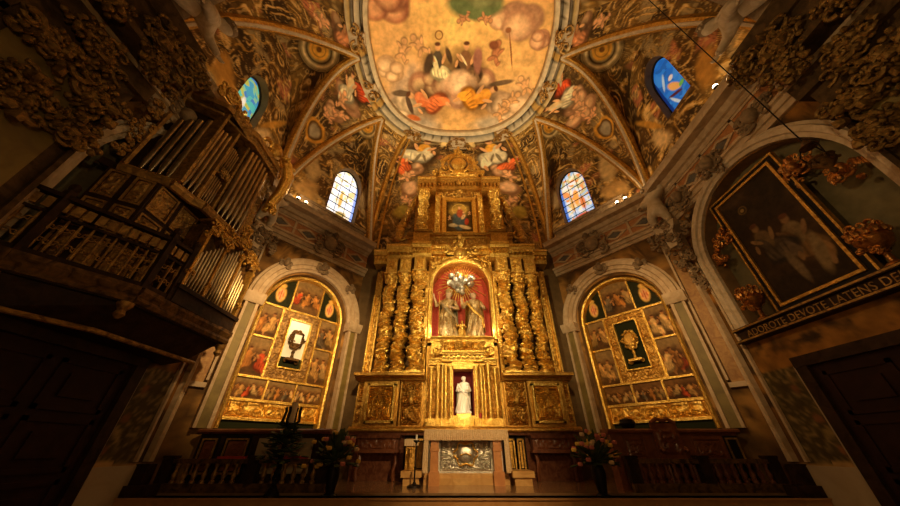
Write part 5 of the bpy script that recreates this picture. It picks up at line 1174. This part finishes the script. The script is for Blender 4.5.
# flower vases
def bouquet(x, y, side, seed):
    v = thing('flower_vase', (x, y, -.035), 'tall dark vase on the step, %s of the altar' % side, 'vase', 'vases on the step')
    mb = MB(); mb.lathe([(.11, 0), (.12, .02), (.07, .05), (.09, .15), (.12, .32), (.10, .42), (.08, .45), (.10, .48)], (x, y, -.035), 18); mb.build('body', IRON, v, True)
    b = thing('bouquet', (x, y, .44), 'bouquet of yellow and pink flowers in the vase %s of the altar' % side, 'flowers', 'bouquets on the step')
    rnd = random.Random(seed); mb = MB()
    for k in range(110):
        a = rnd.uniform(0, 6.28); e = rnd.uniform(.1, 1.75); L = rnd.uniform(.22, .55); d = np.array((math.cos(a)*math.sin(e), math.sin(a)*math.sin(e)*.7, math.cos(e)*1.0)); c = np.array((x, y, .46))
        mb.tube([c, c+d*L*.6, c+d*L+np.array((0, 0, -.03))], [.004, .004, .003], 4)
        R = d.__class__; Rm = Vector(d).to_track_quat('Z', 'Y').to_matrix(); mb.ell(c+d*L*.8, (.05, .014, .085), 5, 6, Rm)
    mb.build('foliage', LEAF, b, True)
    for k in range(38):
        a = rnd.uniform(0, 6.28); e = rnd.uniform(.1, 1.9); L = rnd.uniform(.26, .50); c = np.array((x+L*1.05*math.cos(a)*math.sin(e), y+L*.8*math.sin(a)*math.sin(e)-.04, .48+L*math.cos(e)*.95))
        mb = MB()
        for q in range(6): mb.ell(c+np.array((.024*math.cos(q*1.05), .024*math.sin(q*1.05), 0)), (.024, .024, .032), 5, 6)
        mb.ell(c+np.array((0, 0, .008)), (.018, .018, .024), 5, 6)
        mb.build('flower', PETAL[rnd.choice(['yellow', 'yellow', 'pink', 'cream', 'pink'])], b, True)
bouquet(2.24, 6.44, 'right', 5); bouquet(-2.44, 6.44, 'left', 9)
# tall candle stand in the left foreground
t = thing('paschal_candle_stand', (-3.42, 6.42, -.035), 'tall dark stand with a cream candle in front of the left relic altar', 'candle stand')
cx, cy = -3.42, 6.42
mb = MB(); mb.lathe([(.12, -.035), (.12, 0), (.10, .03), (.05, .10)], (cx, cy, 0), 16); mb.build('foot', IRON, t, True)
mb = MB(); twisted(mb, cx, cy, .05, 1.02, .045, 3, 1, 3); mb.build('stem', IRON, t, True)
mb = MB()
for a in (0, math.pi/2, math.pi, 3*math.pi/2): mb.tube([(cx+.05*math.cos(a), cy+.05*math.sin(a), 1.0), (cx+.16*math.cos(a), cy+.16*math.sin(a), 1.08), (cx+.13*math.cos(a), cy+.13*math.sin(a), 1.25), (cx+.15*math.cos(a), cy+.15*math.sin(a), 1.32)], .028, 8)
mb.lathe([(.03, 0), (.13, .03), (.13, .05), (.04, .06)], (cx, cy, 1.0), 14); mb.build('holder', IRON, t, True)
mb = MB(); mb.lathe([(.055, 1.05), (.055, 1.38), (.05, 1.40)], (cx, cy, 0), 16); mb.build('candle', CLOTH, t, True)
b = thing('floral_spray', (cx, cy, .5), 'dark leafy flower spray tied round the candle stand stem', 'flowers')
mb = MB(); rnd = random.Random(8)
for k in range(150):
    a = rnd.uniform(0, 6.28); z = rnd.uniform(.42, 1.0); L = rnd.uniform(.08, .55)*(1.2-z); d = Vector((math.cos(a), math.sin(a), rnd.uniform(-.3, .6))); mb.ell((cx+L*d.x+.05*d.x, cy+L*d.y+.05*d.y, z+L*d.z), (.05, .014, .08), 5, 6, d.to_track_quat('Z', 'Y').to_matrix())
mb.build('foliage', LEAF, b, True)

# ================================================================== RIGHT WALL
fs = FS[1][0]
X0 = 2.2   # frame x = world y - 2.2
t = thing('large_painting', tuple(fs((2.37, -.2, 2.9))[0]), 'large dark oil painting of standing saints on the right wall', 'painting')
px0, px1, pz0, pz1 = 1.72, 3.02, 2.98, 5.42
n = 90; X, Z = np.meshgrid(np.linspace(px0, px1, n), np.linspace(pz0, pz1, 150), indexing='ij')
p = Pic(X, Z, (.040, .026, .014), 77, 3, .15); p.noise((.07, .045, .025), 2, .5, .15, .8); c = 2.3
p.ring(np.hypot(X-2.62, Z-5.0), .06, .11, (.22, .15, .06), .04); p.blob(2.62, 5.0, .05, .05, (.25, .18, .08))
p.fig(2.15, 3.9, 1.25, .1, (.16, .10, .05), (.22, .14, .08), 3, (.20, .15, .09)); p.fig(2.6, 4.1, 1.2, -.1, (.08, .06, .045), (.20, .13, .07), 4, (.13, .09, .05)); p.blob(2.0, 3.5, .12, .45, (.20, .15, .09), .15); p.blob(2.4, 3.45, .10, .4, (.16, .12, .08), -.1)
mb = MB(fs); mb.grid(np.stack([X, -.05+0*X, Z], -1), p.done()); mb.build('canvas', PAINT, t, False, False)
mb = MB(fs); framed(mb, px0, px1, pz0, pz1, -.10, .05, .09); fr_ = mb.build('inner_frame', GOLD2, t)
mb = MB(fs); framed(mb, px0-.05, px1+.05, pz0-.05, pz1+.05, -.12, .09, .07); mb.build('middle_frame', BLACK, t); mb = MB(fs); framed(mb, px0-.14, px1+.14, pz0-.14, pz1+.14, -.12, .035, .09); mb.build('outer_frame', GOLD2, t)
t = thing('inscription_ledge', tuple(fs((2.4, 0, 2.55))[0]), 'dark ledge with a gilt inscription under the large painting', 'ledge')
mb = MB(fs); mb.box(.3, 4.1, 0, .20, 2.50, 2.56); mb.box(.35, 4.05, 0, .12, 2.56, 2.74); mb.box(.3, 4.1, 0, .18, 2.74, 2.80); mb.box(.72, 3.78, -.28, .1, 2.70, 2.80); mb.build('board', DARK, t)
mb = MB(fs); mb.box(.3, 4.1, .20, .215, 2.515, 2.545); mb.box(.3, 4.1, .18, .195, 2.755, 2.785); mb.build('gilt_edge', GOLDD, t)
cu = bpy.data.curves.new('inscription', 'FONT'); cu.body = 'ADOROTE DEVOTE LATENS DEITAS'; cu.size = .185; cu.extrude = .004; cu.space_character = 1.06
tmp = bpy.data.objects.new('tmp_text', cu); COL.objects.link(tmp)
bpy.context.view_layer.update(); me = bpy.data.meshes.new_from_object(tmp.evaluated_get(bpy.context.evaluated_depsgraph_get())); bpy.data.objects.remove(tmp)
xs = [v.co.x for v in me.vertices]; k = 2.85/(max(xs)-min(xs))
for v in me.vertices:
    q = fs((3.85-(v.co.x-min(xs))*k, .125+v.co.z, 2.585+v.co.y))[0]; v.co = q
me.materials.clear(); me.materials.append(GOLDD); me.name = 'inscription'
o = bpy.data.objects.new('inscription', me); COL.objects.link(o); o.parent = t; o.matrix_parent_inverse = Matrix.Translation(-Vector(t.location))
for x, lab in ((3.42, 'left'), (1.32, 'right')):
    t = thing('gilded_urn', tuple(fs((x, 0, 2.8))[0]), 'coppery gilded urn on the inscription ledge, %s of the large painting' % lab, 'urn', 'urns on the ledge')
    mb = MB(fs); mb.lathe([(.12, 0), (.10, .04), (.04, .08), (.035, .20), (.06, .22), (.05, .25), (.16, .34), (.20, .44), (.17, .52)], (x, .05, 2.8), 18); mb.build('body', COPPER, t, True)
    mb = MB(fs)
    for q in range(12): a = q*math.pi/6; mb.ell((x+.19*math.cos(a), .05+.19*math.sin(a), 3.34), (.045, .045, .06), 5, 7)
    for q in range(9): a = q*.698; mb.scroll((x+.15*math.cos(a), .05+.15*math.sin(a), 3.45), .07, .025, 1.1, 'xz', (-1)**q)
    mb.flourish((x, .2, 3.1), .14, 5, 7, .025); mb.build('ornament', COPPER, t, True)
for x, z, sz, lab in ((3.30, 4.75, .24, 'upper left'), (3.62, 4.35, .17, 'lower left'), (1.42, 4.95, .26, 'upper right'), (.98, 4.40, .24, 'far right')):
    t = thing('gilded_bracket', tuple(fs((x, -.1, z))[0]), 'gilded winged cherub bracket in the arch, %s of the large painting' % lab, 'gilded ornament', 'brackets round the large painting')
    mb = MB(fs); mb.ell((x, .02, z+.05), (sz*.35, sz*.35, sz*.42), 8, 10, None, .15, 3); mb.ell((x, .02+sz*.33, z+.04), (sz*.07,)*3, 4, 6); mb.build('cherub_head', COPPER, t, True)
    mb = MB(fs); mb.flourish((x, -.08, z), sz, int(x*10), 16, .03, 'xz', .14)
    for q in (-1, 1):
        for w in range(4): mb.ell((x+q*sz*(.5+.16*w), -.05, z+sz*(.25-.12*w)), (sz*.12, .03, sz*.35), 5, 7)
    mb.build('wings', COPPER, t, True)
# hanging sanctuary lamp on a long chain
t = thing('hanging_lamp', (4.75, 2.75, 4.05), 'dark hanging sanctuary lamp on long chains before the right wall arch', 'hanging lamp')
lx, ly, lz = 4.98, 2.74, 3.98
mb = MB(); mb.tube([(lx-.015, ly, lz+.50), (lx-.015, ly, 12.6)], .010, 5); mb.tube([(lx+.03, ly+.02, lz+.50), (lx+.03, ly+.02, 12.6)], .008, 5); mb.build('cable', IRON, t)
mb = MB(); mb.lathe([(.015, .55), (.04, .52), (.07, .46), (.11, .41), (.02, .40)], (lx, ly, lz), 14); mb.build('canopy', DGILT, t, True)
mb = MB(); mb.lathe([(.015, -.14), (.04, -.10), (.02, -.05), (.07, .0), (.12, .07), (.10, .12), (.13, .14), (.12, .16), (.02, .15)], (lx, ly, lz), 16, .3, 3)
for q in range(6): mb.scroll((lx+.12*math.cos(q*1.047), ly+.12*math.sin(q*1.047), lz+.10), .05, .014, 1.1, 'xz', (-1)**q)
mb.build('bowl', DGILT, t, True)
for a in (0, 2.094, 4.188): mb = MB(); mb.tube([(lx+.09*math.cos(a), ly+.09*math.sin(a), lz+.42), (lx+.15*math.cos(a), ly+.15*math.sin(a), lz+.30), (lx+.12*math.cos(a), ly+.12*math.sin(a), lz+.14)], .010, 5); mb.build('chain', IRON, t)

# ================================================================== LEFT WALL: ORGAN
OZ = 2.65
balc = thing('organ_balcony', (-5.6, 4.5, 2.3), 'dark walnut organ balcony with gilded openwork railing on the left wall', 'balcony')
PB = [(-6.0, 2.6), (-5.72, 2.95), (-5.03, 3.95), (-4.98, 6.0), (-6.0, 6.35)]
IN = [(-6.0, 2.9), (-5.85, 3.1), (-5.45, 4.1), (-5.42, 5.7), (-6.0, 5.95)]
mb = MB(); mb.prismz(PB, 2.40, OZ); mb.prismz([(x*1.0-(-.0), y) for x, y in IN], 2.0, 2.40, [(x-.0, y) for x, y in [(-6, 2.7), (-5.77, 3.0), (-5.12, 3.98), (-5.07, 5.92), (-6, 6.25)]]); mb.build('floor', DARK, balc)
def along(P, z, r, mb, n=8): mb.tube([(x, y, z) for x, y in P], r, n)
def offs(P, d): return [(x+d, y) for x, y in P]
mb = MB()
for a, b in zip(PB[:-1], PB[1:]):
    fr2, L2 = wframe(a, b)
    e = np.array((b[0]-a[0], b[1]-a[1])); e /= np.linalg.norm(e); nn = np.array((e[1], -e[0])); nn = nn if nn[0] > 0 or nn[1] < 0 and a[1] < 3 else nn
    f2 = F((a[0], a[1], 0), (e[0], e[1], 0), (nn[0], nn[1], 0)); L2 = math.dist(a, b)
    mb.fr = f2; mb.extrude([(-.05, 2.42), (.03, 2.42), (.05, 2.47), (.03, 2.52), (.07, 2.60), (.07, 2.66), (-.05, 2.66)], 0, L2)
mb.fr = W0; mb.build('floor_moulding', DGILT, balc)
mb = MB(); along([(-6, 2.62), (-5.9, 2.8), (-5.35, 4.0), (-5.32, 5.85)], 2.02, .035, mb); mb.build('underside_moulding', GOLDD, balc, True)
def rail_seg(a, b, parent, z0=OZ, z1=3.58, n=10, big=True):
    e = np.array((b[0]-a[0], b[1]-a[1])); L2 = float(np.linalg.norm(e)); e /= L2; nn = np.array((e[1], -e[0])); f2 = F((a[0], a[1], 0), (e[0], e[1], 0), (nn[0], nn[1], 0))
    mb = MB(f2); mb.box(0, L2, -.06, .05, z1-.06, z1); mb.box(0, L2, -.05, .04, z0, z0+.08); mb.box(0, L2, -.03, .02, z0+.60, z0+.64); mb.build('rail', DARK, parent)
    for k in range(n):
        x = (k+.5)*L2/n
        mb = MB(f2); mb.lathe([(.014, z0+.08), (.02, z0+.2), (.012, z0+.34), (.024, z0+.42), (.012, z0+.60)], (x, 0, 0), 6)
        for q in (-1, 1): mb.scroll((x+q*L2/n*.25, 0, z0+.24), .045, .010, 1.2, 'xz', q, 0, 9); mb.scroll((x+q*L2/n*.25, 0, z0+.46), .045, .010, 1.2, 'xz', -q, 0, 9)
        mb.box(x-L2/n*.36, x+L2/n*.36, -.012, .015, z0+.68, z1-.09); mb.build('baluster', GOLDD, parent, True)
rail_seg(PB[0], PB[1], balc, n=3); rail_seg(PB[1], PB[2], balc, n=10); rail_seg(PB[2], (-4.99, 4.35), balc, n=3)
for q in ((-5.72, 2.95), (-5.03, 3.95), (-4.99, 4.35)): mb = MB(); mb.box(q[0]-.05, q[0]+.05, q[1]-.05, q[1]+.05, OZ, 3.66); mb.ell((q[0], q[1], 3.72), (.06, .06, .08)); mb.build('newel', DARK, balc)
mb = MB()    # pendants below the balcony
for q in ((-5.72, 2.95), (-5.03, 3.95), (-4.98, 6.0)): mb = MB(); mb.lathe([(.02, 0), (.07, .06), (.05, .12), (.10, .2), (.10, .24)], (q[0]-.08, q[1], 2.18), 10); mb.build('pendant', GOLDD, balc, True)
org = thing('pipe_organ', (-5.6, 4.6, OZ), 'dark pipe organ with gilded carving and tin pipes on the left balcony', 'pipe organ')
def pipe(x, y, z0, z1, r, parent, m=PIPE):
    mb = MB(); mb.lathe([(r*.25, 0), (r, .28*min(1, (z1-z0))), (r, z1-z0), (r*.9, z1-z0)], (x, y, z0), 12); o = mb.build('pipe', m, parent, True)
    return o
def panelled(f2, x0, x1, z0, z1, name, parent, body=DARK, nx=2, nz=2, depth=.12, seed=0):
    mb = MB(f2); mb.box(x0, x1, -depth, 0, z0, z1); o = mb.build(name, body, parent); w = (x1-x0)/nx; h = (z1-z0)/nz; k = 0
    for i in range(nx):
        for j in range(nz):
            mb = MB(f2); a, b, c, d = x0+i*w+.04, x0+(i+1)*w-.04, z0+j*h+.04, z0+(j+1)*h-.04; framed(mb, a+.03, b-.03, c+.03, d-.03, 0, .03, .02); mb.relief(a+.04, b-.04, c+.04, d-.04, .0, .035, 11, seed+i*3+j, .025); mb.build('gilt_panel', GOLDD, o)
    return o
# lower case
FX = F((-5.35, 0, 0), (0, 1, 0), (1, 0, 0))
panelled(FX, 3.5, 5.9, OZ, 4.45, 'lower_case', org, DARK, 5, 3, .6, 3)
FA = wframe((-5.9, 3.15), (-5.35, 3.5)); e = np.array((.55, .35)); e /= np.linalg.norm(e); FA = F((-5.9, 3.15, 0), (e[0], e[1], 0), (e[1], -e[0], 0)); LA = math.hypot(.55, .35)
panelled(FA, 0, LA, OZ, 4.45, 'lower_case_flank', org, DARK, 2, 3, .1, 5)
# chair organ on the balcony edge
FC = F((-4.98, 0, 0), (0, 1, 0), (1, 0, 0))
mb = MB(FC); mb.box(4.38, 5.92, -.35, .06, OZ, 2.92); mb.box(4.34, 5.96, -.36, .10, 2.88, 2.95); ch = mb.build('chair_case', DARK, org)
mb = MB(FC); mb.box(4.38, 5.92, -.35, -.12, 2.92, 4.25); mb.build('chair_case_back', DGILT, org)
for x0, n, zt, up in ((4.46, 6, 4.02, 1), (4.96, 6, 4.30, 1), (5.45, 5, 3.95, -1)):
    for k in range(n): zz = zt-.07*abs(k-(n-1 if up > 0 else 0)); pipe(-4.98+.0, x0+.035+k*.072, 2.95, zz, .031, org, PIPE)
mb = MB(FC)
for x in (4.42, 4.91, 5.41, 5.88): mb.box(x-.025, x+.025, -.1, .05, 2.95, 4.1); mb.flourish((x, .03, 3.2), .09, int(x*10), 6, .02); mb.flourish((x, .03, 4.15), .16, int(x*11), 10, .025)
mb.flourish((4.7, .0, 4.3), .25, 3, 14, .03); mb.flourish((5.2, .0, 4.5), .28, 5, 16, .03); mb.flourish((5.7, .0, 4.25), .22, 7, 14, .03); mb.box(4.38, 5.92, -.3, .02, 4.35, 4.40); mb.build('chair_carving', GOLD2, org, True)
# main case
PM = [(-6.0, 3.05), (-5.85, 3.22), (-5.28, 3.58), (-5.22, 4.0), (-5.12, 4.15), (-5.12, 5.25), (-5.25, 5.5), (-6.0, 5.75)]
mb = MB(); mb.prismz(PM, 4.45, 4.58); mb.prismz([(-6, 3.25), (-5.85, 3.42), (-5.45, 3.7), (-5.42, 5.5), (-6, 5.6)], 4.58, 6.9); mb.build('main_case', DARK, org)
mb = MB()
for a, b in zip(PM[1:-1], PM[2:]):
    e = np.array((b[0]-a[0], b[1]-a[1])); L2 = float(np.linalg.norm(e)); e /= L2; mb.fr = F((a[0], a[1], 0), (e[0], e[1], 0), (e[1], -e[0], 0)); mb.extrude([(-.03, 4.43), (.03, 4.43), (.07, 4.5), (.07, 4.56), (.02, 4.62), (-.03, 4.62)], 0, L2)
mb.fr = W0; mb.build('case_moulding', GOLDD, org)
e = np.array((.57, .36)); L2 = float(np.linalg.norm(e)); e /= L2
for k in range(5):
    q = np.array((-5.80, 3.36))+e*(.05+k*.125); pipe(q[0], q[1], 4.60, 6.1+.10*k, .055, org)
for k in range(3): pipe(-5.26, 3.74+k*.105, 4.60, 6.3+.05*k, .046, org)
for k in range(6): pipe(-5.22, 4.06+k*.052, 4.60, 5.35-.03*abs(k-2.5), .022, org)
for k in range(6): pipe(-5.22, 4.06+k*.052, 5.62, 6.25-.03*abs(k-2.5), .022, org)
for k in range(6): pipe(-5.10, 4.46+k*.125, 4.60, 6.65-.06*abs(k-2.5), .054, org)
mb = MB(F((-5.20, 0, 0), (0, 1, 0), (1, 0, 0))); mb.box(4.03, 4.38, -.1, .02, 5.40, 5.60); mb.flourish((4.2, .02, 5.5), .16, 2, 10, .022)
for x in (3.62, 4.02, 4.40, 5.24): mb.box(x-.03, x+.03, -.2, .04, 4.6, 6.7); mb.relief(x-.03, x+.03, 4.6, 6.7, .04, .03, 10, 3, .025)
mb.relief(5.27, 5.55, 4.65, 6.7, -.05, .06, 7, 9, .025); mb.build('stiles', GOLDD, org, True)
mb = MB(F((-5.85, 3.2, 0), (0, 1, 0), (1, 0, 0))); mb.box(-.02, .04, 0, .06, 4.6, 6.9)
for q in range(9): mb.flourish((-.16, .02, 4.75+q*.25), .15+.03*math.sin(q*1.3), 30+q, 8, .025)
mb.build('side_wing', GOLDD, org, True)
mb = MB(); 
PT = [(-6.0, 3.0), (-5.85, 3.18), (-5.26, 3.55), (-5.10, 4.1), (-5.0, 4.3), (-5.0, 5.3), (-5.2, 5.6), (-6.0, 5.8)]
mb.prismz(PT, 6.85, 7.0); mb.prismz(PT, 6.6, 6.66)
mb.fr = F((-5.2, 0, 0), (0, 1, 0), (1, 0, 0)); mb.relief(3.6, 5.4, 6.64, 6.88, .12, .06, 7, 3, .03); mb.build('top_cornice', GOLDD, org)
mb = MB(F((-5.25, 0, 0), (0, 1, 0), (1, 0, 0)))
for q in range(8): x = 3.3+q*.33; mb.flourish((x, 0, 7.02+.12*math.sin(q*1.1)), .20, 50+q, 10, .035)
mb.scroll((3.5, 0, 7.15), .25, .06, 1.3, 'xz', 1); mb.scroll((4.85, .05, 7.3), .30, .08, 1.3, 'xz', -1); mb.scroll((5.2, .05, 7.25), .33, .08, 1.3, 'xz', 1); mb.ell((5.1, .1, 7.4), (.20, .15, .26), 8, 10, None, .3, 3)
mb.build('crest', GOLD2, org, True)
mb = MB(F((-5.05, 0, 0), (0, 1, 0), (1, 0, 0)))
mb.tube([(5.25, .05, 7.35), (5.45, .12, 7.25), (5.6, .15, 6.9), (5.62, .12, 6.4), (5.55, .05, 5.9), (5.5, .0, 5.6)], [.08, .12, .15, .14, .12, .06], 10); mb.tube([(5.4, .12, 7.1), (5.48, .2, 6.7), (5.48, .18, 6.2), (5.42, .1, 5.8)], [.05, .07, .06, .04], 8)
mb.flourish((5.5, .1, 7.2), .26, 91, 14, .04); mb.flourish((5.6, .1, 5.7), .2, 92, 10, .035); mb.ell((5.62, .2, 6.95), (.12, .1, .14)); mb.scroll((5.6, .12, 6.9), .2, .05); mb.build('golden_volute', GOLD, org, True)
